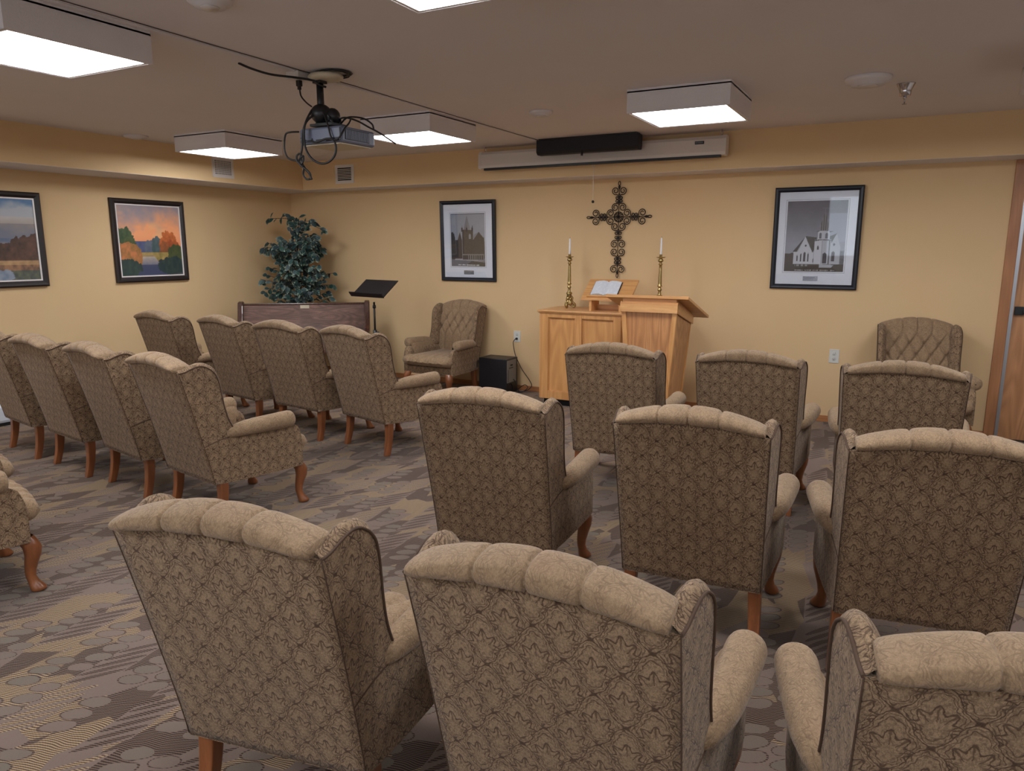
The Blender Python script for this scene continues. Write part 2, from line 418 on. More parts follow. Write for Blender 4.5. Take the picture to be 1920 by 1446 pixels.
LB = {(1.36, -2.07): 'square white ceiling light box nearest the left wall, by the register with square holes',
      (3.345, -1.975): 'square white ceiling light box partly hidden behind the hanging projector',
      (5.435, -1.95): 'square white ceiling light box above the right end of the projection screen',
      (7.51, -2.09): 'ceiling light box at the right edge of the photo, only its corner in view',
      (3.322, -4.775): 'large glowing ceiling light box at the top left, left of the projector',
      (5.435, -4.79): 'ceiling light box cut off by the top edge, right of the cable run',
      (1.36, -4.78): 'square white ceiling light box along the left wall, outside the photo',
      (7.51, -4.79): 'square white ceiling light box right of the camera, outside the photo',
      (3.33, -7.60): 'square white ceiling light box behind the camera on the left',
      (1.36, -7.60): 'square white ceiling light box in the rear left corner of the room',
      (5.435, -7.60): 'square white ceiling light box behind the camera in the middle',
      (7.51, -7.60): 'square white ceiling light box behind the camera on the right'}
for (x, y), l in LB.items(): light_box(x, y, l)

# ---------------------------------------------------------------- armchair
def yb(z): return -.158*max(0, (z-.24)/.631)**1.12
def hwz(z): return .262+.011*(z-.24)/.63
def xo(y, z):
    t = max(0, min(1, (y-yb(z))/(.55)))
    return lerp(hwz(z), .308, min(1, t*1.15)) + .004*math.sin(PI*t)
def panel(mb, Rr, F, B, T, th, N=20, K=22, edge=.042, es=True, flare=0.0):
    """padded side panel: Coons patch of outer face in (y, z); inner face rounded towards front and top"""
    def samp(pts, t):
        L = [0]
        for i in range(1, len(pts)): L.append(L[-1]+(Vector(pts[i])-Vector(pts[i-1])).length)
        d = t*L[-1]
        for i in range(1, len(pts)):
            if d <= L[i]+1e-9:
                q = (d-L[i-1])/max(1e-9, L[i]-L[i-1]); return Vector(pts[i-1]).lerp(Vector(pts[i]), q)
        return Vector(pts[-1])
    sm = lambda p: [tuple(q) for q in cr([(*a, 0) for a in p], 5)] if len(p) > 2 else [(*a, 0) for a in p]
    Rr, F, B, T = sm(Rr), sm(F), sm(B), sm(T)
    ss = [math.sin(PI/2*i/N) for i in range(N+1)]; tt = [math.sin(PI/2*j/K) for j in range(K+1)]
    out = {}
    for side in (-1, 1):
        O = []; I = []
        for s in ss:
            ro = []; ri = []
            for t in tt:
                p = (1-s)*samp(B, t)+s*samp(T, t)+(1-t)*samp(Rr, s)+t*samp(F, s)-((1-s)*(1-t)*samp(B, 0)+(1-s)*t*samp(B, 1)+s*(1-t)*samp(T, 0)+s*t*samp(T, 1))
                x = xo(p.x, p.y)+flare*s*t*t
                wd = (samp(F, s)-samp(Rr, s)).length*(1-t); hd = (samp(T, t)-samp(B, t)).length*(1-s)
                e1 = min(1, wd/edge); e2 = min(1, hd/edge) if es else 1
                k = math.sqrt(max(0, 1-(1-e1)**2))*math.sqrt(max(0, 1-(1-e2)**2))
                bz = .018*math.sin(PI*min(1, k)) if flare else 0
                w1 = 1-e1; w2 = (1-e2) if es else 0
                ro.append((side*x, p.x, p.y)); ri.append((side*(x-th*k), p.x+bz*w1*1.3, p.y+bz*w2*1.3))
            O.append(ro); I.append(ri)
        a = MB() if mb is None else mb
        a.grid(O); a.grid(I)
        out[side] = (a, O)
    return out

def make_chair():
    t = empty('wing_armchair')
    # outside upholstery: back panel, side panels, front rail, deck
    b = MB(); N, K = 24, 20
    P = []; Q = []
    for i in range(N+1):
        s = i/N; r = []; q = []
        for j in range(K+1):
            u = -1+2*j/K; zt = .872+.034*(1-u*u); z = lerp(.24, zt, s); x = u*hwz(z)
            y = yb(z)-.010*(1-u**4)*math.sin(PI*min(1, s*1.02))
            if s > .9: y -= 0
            r.append((x, y, z)); q.append((x*.97, y+.06, z-.004))
        P.append(r); Q.append(q)
    b.grid(P); b.grid(Q)
    for row in (0, N): b.grid([P[row], Q[row]], False)
    for cjj in (0, K): b.grid([[r[cjj] for r in P], [r[cjj] for r in Q]], False)
    sidep = panel(b, [(yb(.24), .24), (yb(.46), .46)], [(.528, .24), (.530, .33), (.525, .42), (.505, .478)],
                  [(yb(.24), .24), (.15, .236), (.35, .238), (.528, .24)], [(yb(.46), .46), (.12, .50), (.30, .510), (.44, .512), (.505, .478)], .066, 14, 18)
    # front rail, bowed
    P = []
    for zz, dy in ((.235, 0), (.24, .006), (.315, .006), (.32, 0)):
        P.append([(x, .512+.022*(1-(x/.3)**2)+dy, zz) for x in [(-.298+.596*k/16) for k in range(17)]])
    b.grid(P); b.box(-.26, .26, 0.0, .52, .238, .26)
    b.build('outside_upholstery', FAB, t, uv=True, merge=True)
    # wings
    wl = panel(None, [(yb(.46), .46), (yb(.6), .6), (yb(.74), .74), (yb(.872), .872)],
               [(.137, .502), (.108, .55), (.083, .61), (.066, .68), (.055, .75), (.046, .80), (.031, .845), (.006, .874)],
               [(yb(.46), .46), (.03, .485), (.137, .502)],
               [(yb(.872), .872), (-.128, .875), (-.095, .888), (-.06, .898), (-.028, .895), (.006, .874)], .060, 22, 22, edge=.05, flare=.004)
    for side in (-1, 1):
        pb = MB(); a, O = wl[side]
        # close the rear so the wing is a solid pad
        wo_ = a.build('wing', FAB, t, uv=True)
        edge = [O[i][-1] for i in range(len(O))] + [O[-1][j] for j in range(len(O[-1])-2, -1, -1)]
        pb.tube([(p[0]+side*.001, p[1], p[2]) for p in edge], .0036, 6)
        z = [.245+.0313*k for k in range(21)]
        pb.tube([(side*(hwz(q)+.0005), yb(q), q) for q in z], .0018, 5)
        seam = [O[0][j] for j in range(len(O[0]))]
        pb.tube([(p[0]+side*.0006, p[1], p[2]) for p in seam], .0022, 5)
        pb.build('piping', PIPE, t)
    # tufted inside back with channelled crest roll
    prof = [(-.163, .893), (-.186, .900), (-.196, .920), (-.190, .941), (-.166, .954), (-.135, .959), (-.108, .955), (-.085, .943), (-.068, .924), (-.055, .895),
            (-.045, .85), (-.036, .80), (-.026, .75), (-.015, .70), (-.004, .65), (.008, .60), (.018, .55), (.024, .50), (.026, .45), (.022, .40)]
    pc = cr([(0, *p) for p in prof], 4)
    xs = []; 
    seams = (-.105, 0, .105)
    n = 192
    for k in range(n+1): xs.append(-.256+.512*k/n)
    G = []
    for x in xs:
        q = (x/.258)**2; row = []
        ds = min(abs(x-s) for s in seams); de = min(ds, .258-abs(x))
        puff = math.sqrt(max(0, 1-(1-min(1, de/.034))**2))
        for i, p in enumerate(pc):
            y, z = p.y, p.z; pr = pc[max(0, i-1)]; nx_ = pc[min(len(pc)-1, i+1)]
            tn = (nx_-pr).normalized(); nrm = Vector((0, tn.z, -tn.y))      # outward from the pad
            if nrm.y*0+nrm.z < 0 and i < 30 and z > .93: nrm = -nrm
            s_top = max(0, min(1, (z-.86)/.07)); s_roll = 1.0 if y < -.06 or z > .89 else 0.0
            # crest channels
            amp = .0065
            if z > .80:
                fade = min(1, (z-.80)/.05)
                off = -(amp*(1-puff)+.0055*math.exp(-(ds/.0045)**2))*fade
                inside = 0 if z > .85 else 1
            else: off = 0; fade = 0
            # diamond tufting below
            dz = .085; dx = .105; zb_ = .838
            if z < .85:
                f2 = 1-fade if z > .80 else 1
                if z > .838-2.9*dz:
                    A = x/dx+(z-zb_)/(2*dz)*1.0; Bq = x/dx-(z-zb_)/(2*dz)*1.0
                    A = x/dx+(z-zb_)/(2*dz); Bq = x/dx-(z-zb_)/(2*dz)
                    da = abs(A-round(A)); db = abs(Bq-round(Bq))
                    cre = max(math.exp(-(da/.08)**2), math.exp(-(db/.08)**2))
                    but = math.exp(-((da**2+db**2)/.02))
                    off = off*fade - (.017*cre+.018*but)*f2 + .012*f2
                else:
                    xx = (x/dx+.5); da = abs(xx-round(xx)); off = -.018*math.exp(-(da/.08)**2)*min(1, (z-.40)/.04)+.008
            zz = z; yy = y
            # outward normal computed analytically: back part bulges backwards, top up, front forwards
            if z < .90 and y > -.06: nv = Vector((0, 1, .15))
            else:
                c0 = Vector((0, -.118, .912)); nv = (Vector((0, y, z))-c0).normalized()
            yy += nv.y*off; zz += nv.z*off
            # arched crest lowered and slimmed towards the wings
            if z > .86:
                k2 = max(0, min(1, (z-.893)/.066)) if z > .893 else 0
                kk = min(1, (z-.86)/.033)
                zz -= q*kk*lerp(.020, .052, k2)
                if q > .75: yy = lerp(yy, -.118+(yy+.118)*.9, (q-.75)*4)
            row.append((x, yy, zz))
        G.append(row)
    b = MB(); b.grid(G)
    # end gussets of the roll
    for gx in (0, -1):
        row = G[gx]; c = (row[0][0], -.118, .905-.03); m_ = 50
        kk = len(b.v); b.v += [c]+[row[i] for i in range(min(len(row), m_))]
        for i in range(min(len(row), m_)-1): b.f.append((kk, kk+1+i, kk+2+i)); b.sm.append(True)
    b.build('tufted_backrest', FAB2, t, uv=True)
    # seat cushion with gathered front
    b = MB(); NU, NV = 44, 26; top = []; bot = []
    for i in range(NU+1):
        u = -1+2*i/NU; rt_ = []; rb = []
        for j in range(NV+1):
            v = j/NV
            y = lerp(.02, .585+.025*(1-u*u), v)
            wdt = lerp(.222, .236, v) if v < .80 else lerp(.236, .300, min(1, (v-.80)/.05))
            if v > .93: wdt -= .02*((v-.93)/.07)**2
            x = u*wdt
            eu = min(1, (1-abs(u))/.16); ev = min(1, (1-v)/.16); er = min(1, v/.1+.3)
            k = math.sqrt(1-(1-eu)**2)*math.sqrt(1-(1-ev)**2)
            cz = .365; hgt = .058*k
            d = min(abs(u-s) for s in (-.66, -.33, 0, .33, .66)); gather = .018*math.exp(-(d/.05)**2)*max(0, (v-.45)/.55)
            dome = .012*(1-u*u)*math.sin(PI*v)
            rt_.append((x, y+(.012*k if v > .9 else 0)-gather*.8*(v > .85), cz+hgt-gather+dome)); rb.append((x, y, cz-hgt*.85+gather*.3))
        top.append(rt_); bot.append(rb)
    b.grid(top); b.grid(bot)
    b.build('seat_cushion', FAB2, t, uv=True)
    # rolled arms
    for side in (-1, 1):
        b = MB(); rings = []
        path = [(.075, .268, .510, .003), (.078, .270, .512, .018), (.10, .276, .518, .030), (.135, .284, .525, .038), (.18, .292, .530, .043), (.24, .297, .532, .046), (.32, .302, .533, .048), (.42, .307, .534, .050), (.445, .308, .534, .050),
                (.458, .308, .534, .047), (.467, .308, .534, .038), (.472, .308, .534, .024), (.474, .308, .534, .004)]
        for (y, x, z, r) in path:
            rings.append([(side*(x+r*1.0*math.cos(a)), y, z+r*.98*math.sin(a)) for a in [2*PI*k/24 for k in range(24)]])
        b.grid(rings, True, False, True)
        # padded inside of the arm
        P = []
        for y in [.03+.43*k/12 for k in range(13)]:
            f = 1 if y < .42 else math.sqrt(max(0, 1-((y-.42)/.055)**2))
            P.append([(side*(.300-.066*f*g), y, z) for z, g in ((.545, .45), (.53, .75), (.50, 1), (.45, 1.02), (.40, 1), (.33, 1))])
        b.grid(P)
        b.build('armrest', FAB2, t, uv=True)
    # rear legs: square, raked; front legs: cabriole
    for side in (-1, 1):
        b = MB(); rings = []
        for k in range(8):
            q = k/7; z = .245*(1-q); y = .052-.035*q**1.6+.004*math.sin(PI*q); x = .238+.011*q; h = lerp(.025, .019, q)
            rings.append([(side*(x+dx*h), y+dy*h, z) for dx, dy in ((-1, -1), (1, -1), (1, 1), (-1, 1))])
        b.grid(rings, False, False, True); b.f += [(0, 1, 2, 3), (28, 29, 30, 31)]; b.sm += [False]*2
        b.build('rear_leg', LEG, t, bevel=.004)
    tab = [(.255, -.004, .036), (.235, .004, .038), (.205, .014, .037), (.17, .014, .033), (.135, .008, .028), (.10, .003, .0235), (.07, .002, .021), (.045, .007, .022), (.030, .012, .027), (.018, .016, .031), (.008, .018, .032), (.002, .017, .027), (0, .017, .0)]
    for side in (-1, 1):
        b = MB(); rings = []
        for z, d_, r in tab:
            cx, cy = .256+d_*.75*1.2, .520+d_*1.2*1.1
            rings.append([(side*(cx+r*math.cos(a)), cy+r*math.sin(a), z) for a in [2*PI*k/16 for k in range(16)]])
        b.grid(rings, True, False, True)
        b.build('front_leg', LEG, t)
    return t
chairs = [
 ('front_right', 5.239, -2.653, 0.096, 'brown wing armchair in front of the oak pulpit, leftmost of the right front row'),
 ('', 6.017, -2.596, 0.033, 'brown wing armchair in the middle of the right front row, left of the wall outlet'),
 ('', 6.776, -2.629, 0.033, 'brown wing armchair, rightmost of the right front row, hiding the chair by the door'),
 ('', 5.277, -4.218, 0.149, 'brown wing armchair beside the aisle in the right second row, its curved leg showing'),
 ('', 6.111, -4.162, 0.075, 'brown wing armchair in the middle of the right second row, one square leg showing'),
 ('', 6.883, -4.124, 0.147, 'brown wing armchair cut by the right photo edge in the second row, clearly patterned back'),
 ('', 5.447, -5.633, 0.179, 'large brown wing armchair in the foreground beside the aisle, a square leg under it'),
 ('', 6.194, -5.535, 0.043, 'large brown wing armchair at the bottom centre of the photo'),
 ('', 6.984, -5.460, 0.189, 'wing armchair in the bottom right corner, cut off by the photo edge'),
 ('', 3.301, -4.195, -0.176, 'tan wing armchair ending the left second row, its arm and curved leg in full view'),
 ('', 2.539, -4.093, -0.190, 'tan wing armchair second from the aisle in the second left row'),
 ('', 1.815, -4.019, -0.152, 'tan wing armchair third from the aisle in the second left row'),
 ('', 1.077, -3.933, -0.172, 'tan wing armchair cut by the left edge in front of the white baseboard heater'),
 ('', 3.255, -2.651, -0.247, 'tan wing armchair ending the left front row, in front of the music stand'),
 ('', 2.521, -2.595, -0.125, 'tan wing armchair second from the aisle in the front row, before the pew'),
 ('', 1.764, -2.514, -0.194, 'tan wing armchair overlapping the left pew end, third from the aisle in the front row'),
 ('', 0.915, -2.494, -0.114, 'brown wing armchair nearest the left wall in the front row, seen against bare wall'),
 ('', 3.063, -5.592, -0.249, 'wing armchair at the left edge showing only gathered seat front and cabriole leg'),
 ('', 2.362, -5.335, -0.207, 'wing armchair at the left photo edge showing only a rounded seat corner'),
 ('', 2.557, -0.249, 3.099, 'tufted wing armchair facing the room, between the music stand and the black subwoofer'),
 ('', 6.865, -0.262, 3.311, 'tufted wing armchair facing the camera against the back wall, near the door'),
]
proto = make_chair()
for i, (_, x, y, r, lab) in enumerate(chairs):
    o = proto if i == 0 else copy_tree(proto)
    o.location = (x, y, 0); o.rotation_euler = (0, 0, r)
    g = 'wing armchairs in rows' if i < 19 else 'wing armchairs facing the room'
    tag(o, lab, 'armchair', g)
# ---------------------------------------------------------------- altar, pulpit
def panelled_front(b, x0, x1, y, z0, z1, stiles, rail_b, rail_t, th=.022):
    """frame of stiles and rails standing proud of the carcass; stiles = list of (xa, xb)"""
    for a, c in stiles: b.box(a, c, y, y+th, z0, z1)
    for (a, c), (a2, c2) in zip(stiles[:-1], stiles[1:]):
        b.box(c, a2, y, y+th, z0, z0+rail_b); b.box(c, a2, y, y+th, z1-rail_t, z1)
AX0, AX1, AY0, AY1, AZ0, AZ1 = 3.685, 4.60, -.55, -.06, .067, .897
alt = empty('altar_cabinet', (4.14, -.30, 0)); ox, oy = 4.14, -.30
AX0, AX1 = 3.685-ox, 4.875-ox; y0, y1 = -.55-oy, -.06-oy
b = MB(); b.box(AX0+.012, AX1-.012, y0+.026, y1, AZ0, AZ1); b.build('carcass', OAKV, alt)
b = MB(); panelled_front(b, AX0, AX1, y0, AZ0, AZ1, [(AX0, 3.775-ox), (4.05-ox, 4.12-ox), (4.432-ox, 4.505-ox), (4.785-ox, AX1)], .078, .044)
for xa, xb in ((AX0, AX0+.012), (AX1-.012, AX1)): b.box(xa, xb, y0+.022, y1, AZ0, AZ1)
b.build('front_frame', OAKV, alt, bevel=.003, merge=False)
for xa, xb in ((3.775, 4.05), (4.12, 4.432), (4.505, 4.785)):
    b = MB(); xa -= ox; xb -= ox
    b.box(xa, xb, y0+.0195, y0+.026, AZ0+.078, AZ1-.044)
    g = .008; b.box(xa, xa+g, y0+.010, y0+.0205, AZ0+.078, AZ1-.044); b.box(xb-g, xb, y0+.010, y0+.0205, AZ0+.078, AZ1-.044)
    b.box(xa+g, xb-g, y0+.010, y0+.0205, AZ0+.078, AZ0+.086); b.box(xa+g, xb-g, y0+.010, y0+.0205, AZ1-.052, AZ1-.044)
    b.build('raised_panel', OAKV, alt, bevel=.002, merge=False)
b = MB(); b.box(AX0+.03, AX1-.03, y0+.05, y1-.02, 0, AZ0); b.build('plinth', DARK, alt)
b = MB(); b.box(AX0-.018, AX1+.016, y0-.020, y1, AZ1+.008, .924); b.box(AX0-.008, AX1+.008, y0-.010, y1, AZ1-.004, AZ1+.008); b.build('table_top', OAKH, alt, bevel=.004)
tag(alt, 'low light-oak altar cabinet with framed panels, standing against the back wall below the iron cross', 'altar')

def pulpit():
    oy_, ox_ = -1.0, 4.98
    t = empty('pulpit', (ox_, oy_, 0))
    q = lambda x, y, z: Vector((x-ox_, y-oy_, z))
    xl, xr, bl, br = 4.753, 5.211, 4.825, 5.140
    yf, yr = -1.25, -.767; zf, zr = 1.056, .922
    yfb, yrb = -1.235, -.80
    def xs_(z, side): k = z/zf; return lerp(bl, xl, k) if side < 0 else lerp(br, xr, k)
    b = MB()
    b.hexa([q(bl+.012, yfb+.012, .08), q(br-.012, yfb+.012, .08), q(br-.012, yrb, .08), q(bl+.012, yrb, .08)], [q(xl+.012, yf+.012, zf), q(xr-.012, yf+.012, zf), q(xr-.012, yr, zr), q(xl+.012, yr, zr)])
    b.build('front_panel', OAKP, t)
    b = MB()
    for side in (-1, 1):      # corner posts: front and rear, both sides
        wq = .036
        for (fy, ry, zt) in ((yf, yfb, zf), (yr-.03, yrb-.03, zr+.008)):
            x1, x0 = xs_(zt, side), (bl if side < 0 else br)
            b.hexa([q(x0, ry, .08), q(x0-side*wq, ry, .08), q(x0-side*wq, ry+.03, .08), q(x0, ry+.03, .08)], [q(x1, fy, zt), q(x1-side*wq, fy, zt), q(x1-side*wq, fy+.03, zt), q(x1, fy+.03, zt)])
    b.build('corner_post', OAKV, t, merge=False, bevel=.002)
    b = MB(); b.box(*[a-c for a, c in zip((bl-.02, br+.02), (ox_, ox_))], yfb-.02-oy_, yrb+.02-oy_, 0, .085); b.build('base_moulding', OAKH, t, bevel=.004)
    b = MB(); z2 = zf-.052
    b.hexa([q(xl-.003, yf-.012, z2), q(xr+.003, yf-.012, z2), q(xr+.003, yf+.01, z2), q(xl-.003, yf+.01, z2)], [q(xl-.003, yf-.012, zf+.02), q(xr+.003, yf-.012, zf+.02), q(xr+.003, yf+.01, zf+.02), q(xl-.003, yf+.01, zf+.02)])
    for s, x in ((-1, xl-.003), (1, xr+.003)):
        b.hexa([q(x, yf, z2), q(x-s*.012, yf, z2), q(x-s*.012, yr, zr-.04), q(x, yr, zr-.04)], [q(x, yf, zf+.03), q(x-s*.012, yf, zf+.03), q(x-s*.012, yr, zr+.03), q(x, yr, zr+.03)])
    b.build('apron', OAKH, t, merge=False)
    X0, X1, Y0, Y1, Z0, Z1 = 4.63, 5.297, -1.265, -.585, 1.138, .943; th = .024
    b = MB(); b.hexa([q(X0, Y0, Z0-th), q(X1, Y0, Z0-th), q(X1, Y1, Z1-th), q(X0, Y1, Z1-th)], [q(X0, Y0, Z0), q(X1, Y0, Z0), q(X1, Y1, Z1), q(X0, Y1, Z1)])
    # wedge joining body and slab
    b.hexa([q(xl+.01, yf+.005, zf-.01), q(xr-.01, yf+.005, zf-.01), q(xr-.01, yr, zr-.01), q(xl+.01, yr, zr-.01)], [q(xl+.01, yf+.005, Z0-th-.004), q(xr-.01, yf+.005, Z0-th-.004), q(xr-.01, yr, Z1-th+.05), q(xl+.01, yr, Z1-th+.05)])
    b.build('reading_top', OAKH, t, bevel=.003, merge=False)
    tag(t, 'tapered oak pulpit with wide sloping top, in front of the altar cabinet', 'pulpit')
pulpit()

# Bible stand and Bible
def bible_stand():
    lx, ly = 4.31, -.36; t = empty('book_stand', (lx, ly, .924))
    y0, z0, y1, z1 = -.475, 1.040, -.245, 1.212; th = .018; X0, X1 = 4.075, 4.560
    q = lambda x, y, z: Vector((x-lx, y-ly, z-.924))
    b = MB(); b.hexa([q(X0, y0, z0-th), q(X1, y0, z0-th), q(X1, y1, z1-th), q(X0, y1, z1-th)], [q(X0, y0, z0), q(X1, y0, z0), q(X1, y1, z1), q(X0, y1, z1)]); b.build('sloping_board', OAKH, t, bevel=.003)
    for x in (4.155, 4.445):
        b = MB()
        b.hexa([q(x, -.46, .924), q(x+.022, -.46, .924), q(x+.022, -.27, .924), q(x, -.27, .924)], [q(x, -.46, 1.030), q(x+.022, -.46, 1.030), q(x+.022, -.27, 1.172), q(x, -.27, 1.172)])
        b.build('side_support', OAKV, t)
    b = MB(); b.box(X0-lx+.10, X1-lx-.10, y0-ly+.165, y0-ly+.18, 0, .05); b.build('crossbar', OAKH, t)
    b = MB(); b.hexa([q(4.13, y0+.012, z0+.008), q(4.50, y0+.012, z0+.008), q(4.50, y0+.024, z0+.017), q(4.13, y0+.024, z0+.017)], [q(4.13, y0+.004, z0+.022), q(4.50, y0+.004, z0+.022), q(4.50, y0+.016, z0+.031), q(4.13, y0+.016, z0+.031)]); b.build('book_ledge', OAKH, t)
    tag(t, 'sloping oak book stand on the altar cabinet, holding the open Bible', 'book stand')
    # open Bible lying on the slope
    ang = math.atan2(z1-z0, y1-y0); bk = empty('open_bible', (4.29, -.452, 1.068)); bk.rotation_euler = (ang, 0, .03)
    W2, D = .128, .19
    b = MB(); b.box(-W2-.006, W2+.006, -.004, D+.004, -.002, .003); b.build('cover', COVER, bk)
    for s in (-1, 1):
        pr = [(0, .006), (.012, .017), (.04, .025), (.08, .022), (.110, .016), (W2, .010)]
        P = [[(s*x, y, z) for x, z in pr] for y in (0, D*.25, D*.5, D*.75, D)]
        b = MB(); b.grid(P); b.build('page', PAGE, bk)
        b = MB()
        for y in (0, D): b.grid([[(s*x, y, z) for x, z in pr], [(s*x, y, .003) for x, z in pr]], False)
        b.grid([[(s*W2, 0, .010), (s*W2, D, .010)], [(s*W2, 0, .003), (s*W2, D, .003)]], False)
        b.build('page_block', PAGEE, bk)
    tag(bk, 'open Bible with black cover lying on the sloping oak book stand', 'book')
bible_stand()

# Candlesticks
def candlestick():
    t = empty('candlestick'); b = MB(); z0 = 0
    prof = [(.0, .10), (.018, .10), (.026, .112), (.020, .125), (.030, .142), (.024, .155), (.010, .162), (.017, .172), (.010, .182), (.017, .196), (.019, .206), (.012, .216), (.011, .226), (.022, .232), (.022, .238), (.0155, .244),
            (.0165, .26), (.0125, .40), (.0115, .424), (.018, .428), (.018, .434), (.011, .440), (.010, .448), (.022, .456), (.025, .468), (.018, .478), (.012, .486)]
    b.lathe(prof, n=20); b.build('stem', BRASS, t)
    b = MB()     # scalloped drip pan and socket
    P = []
    for r, z in ((.010, .484), (.022, .486), (.038, .494), (.039, .497), (.022, .492), (.012, .490)):
        P.append([((r+(.005*math.cos(8*a) if r > .03 else 0))*math.cos(a), (r+(.005*math.cos(8*a) if r > .03 else 0))*math.sin(a), z) for a in [2*PI*k/48 for k in range(48)]])
    b.grid(P, True, False, True); b.lathe([(.012, .488), (.0135, .494), (.0125, .515), (.0140, .519), (.0105, .519), (.0105, .50)], n=16)
    b.build('drip_pan', BRASS, t)
    b = MB()     # three scrolled feet on a triangular base
    for k in range(3):
        a = 2*PI*k/3+.5; ca, sa = math.cos(a), math.sin(a)
        pts = [(.016, .120), (.030, .098), (.028, .075), (.034, .055), (.052, .040), (.058, .022), (.046, .010), (.036, .018), (.040, .030), (.047, .026)]
        rr = [.010, .012, .011, .012, .013, .012, .010, .008, .007, .005]
        pp = cr([(x*ca, x*sa, z) for x, z in pts], 4); rs = [interp([(i/9, r) for i, r in enumerate(rr)], j/(len(pp)-1))[0] for j in range(len(pp))]
        b.tube(pp, rs, 8); b.ball((.050*ca, .050*sa, .008), .009, 10, (1, 1, .9))
        a2 = a+PI/3; b.ball((.026*math.cos(a2), .026*math.sin(a2), .048), .015, 10, (1, 1, 1.9)); b.ball((.022*math.cos(a2), .022*math.sin(a2), .088), .011, 8, (1, 1, 1.5))
    b.lathe([(.0, .03), (.030, .03), (.034, .045), (.022, .07), (.018, .10), (0, .11)], n=18)
    b.build('scrolled_base', BRASS, t)
    return t
cs = candlestick(); cs.location = (3.862, -.262, .925)
tag(cs, 'tall brass candlestick with scrolled feet on the open left end of the altar cabinet', 'candlestick', 'brass altar candlesticks')
c2 = copy_tree(cs); c2.location = (4.775, -.300, .925); tag(c2, 'tall brass candlestick on the altar cabinet whose foot is hidden by the pulpit top', 'candlestick', 'brass altar candlesticks')
for (x, y), lab in (((3.862, -.262), 'white taper candle in the left brass candlestick'), ((4.775, -.300), 'white taper candle in the right brass candlestick')):
    t = empty('taper_candle', (x, y, .925+.502))
    b = MB(); b.lathe([(0, 0), (.0100, 0), (.0098, .05), (.0075, .155), (.0055, .163), (0, .166)], n=14); b.build('wax', WAX, t)
    b = MB(); b.tube([(0, 0, .164), (.001, 0, .172), (.003, 0, .177)], .0012, 6); b.build('wick', CORD, t)
    tag(t, lab, 'candle', 'white altar candles')

# ---------------------------------------------------------------- wrought-iron cross
def iron_cross():
    cx, cz = 4.259, 1.794; t = empty('iron_cross', (cx, -.0185, cz))
    def spiral(c, r, a0, turns, cw, n=26, r1=.25):
        out = []
        for i in range(n+1):
            k = i/n; rr = r*lerp(r1, 1, k**.8); a = a0-cw*turns*2*PI*(1-k)
            out.append((c[0]+rr*math.cos(a), c[1]+rr*math.sin(a)))
        return out
    def scroll(b, big, small, rb, rs, side, axis):
        # along-arm coordinates (s, n): big curl, then sweep to the bar, then small curl
        dirn = 1 if small > big else -1
        cb = (big, side*rb*1.04); cs_ = (small, side*rs*1.12)
        p1 = spiral(cb, rb, (0 if dirn > 0 else PI)+side*dirn*(-.15), 1.45, side*dirn*-1)
        p1 = [p for p in p1]
        p2 = spiral(cs_, rs, (PI if dirn > 0 else 0)+side*dirn*.3, 1.25, side*dirn*1*-1, 20)
        mid = ((big+dirn*(rb*1.05)+small-dirn*rs*1.1)/2, side*rs*.45)
        pts = p1+[mid]+p2[::-1]
        pts = [(mid if p is mid else p) for p in pts]
        b.tube([axis(s, n) for s, n in pts], .0043, 6)
    H_ = lambda sg: (lambda s, n: Vector((sg*s, 0, n)))
    V_ = lambda sg: (lambda s, n: Vector((n, 0, sg*s)))
    def arm(axis, L, pairs, name):
        b = MB()
        b.tube([axis(.02, 0), axis(L-.035, 0)], .0038, 6)
        for big, small in pairs:
            for side in (-1, 1): scroll(b, big, small, .036, .0185, side, axis)
        for s, r in ((L-.062, .010), (L-.050, .013), (L-.040, .009)): c = axis(s, 0); b.ball(c, r, 8)
        for big, small in pairs:
            c = axis((big+small)/2, 0); b.ball(c, .0085, 8)
        loop = [axis(L-.040+.040*(.5-.5*math.cos(a)), .0105*math.sin(a)) for a in [2*PI*k/16 for k in range(16)]]
        b.tube(loop, .004, 6, closed=True)
        b.build(name, IRON, t, merge=False)
    for sg in (-1, 1): arm(H_(sg), .328, [(.083, .142), (.236, .176)], 'scrolled_arm')
    arm(V_(1), .330, [(.090, .146), (.244, .180)], 'scrolled_top')
    arm(V_(-1), .576, [(.090, .150), (.256, .194), (.330, .395), (.495, .432)], 'scrolled_shaft')
    b = MB()
    for k in range(12):
        a = 2*PI*k/12
        pts = [(.012*math.cos(a), -.004, .012*math.sin(a))]
        b.tube(cr([(.010*math.cos(a), -.008, .010*math.sin(a)), (.026*math.cos(a+.18), -.010, .026*math.sin(a+.18)), (.043*math.cos(a+.05), -.004, .043*math.sin(a+.05)), (.036*math.cos(a-.18), -.008, .036*math.sin(a-.18))], 4), .0034, 6)
    b.tube([(.047*math.cos(2*PI*k/28), 0, .047*math.sin(2*PI*k/28)) for k in range(28)], .004, 6, closed=True)
    b.ball((0, -.010, 0), .014, 12); b.build('rosette', IRON, t, merge=False)
    tag(t, 'dark wrought-iron wall cross of paired scrolls with round centre rosette, above the altar', 'cross')
iron_cross()

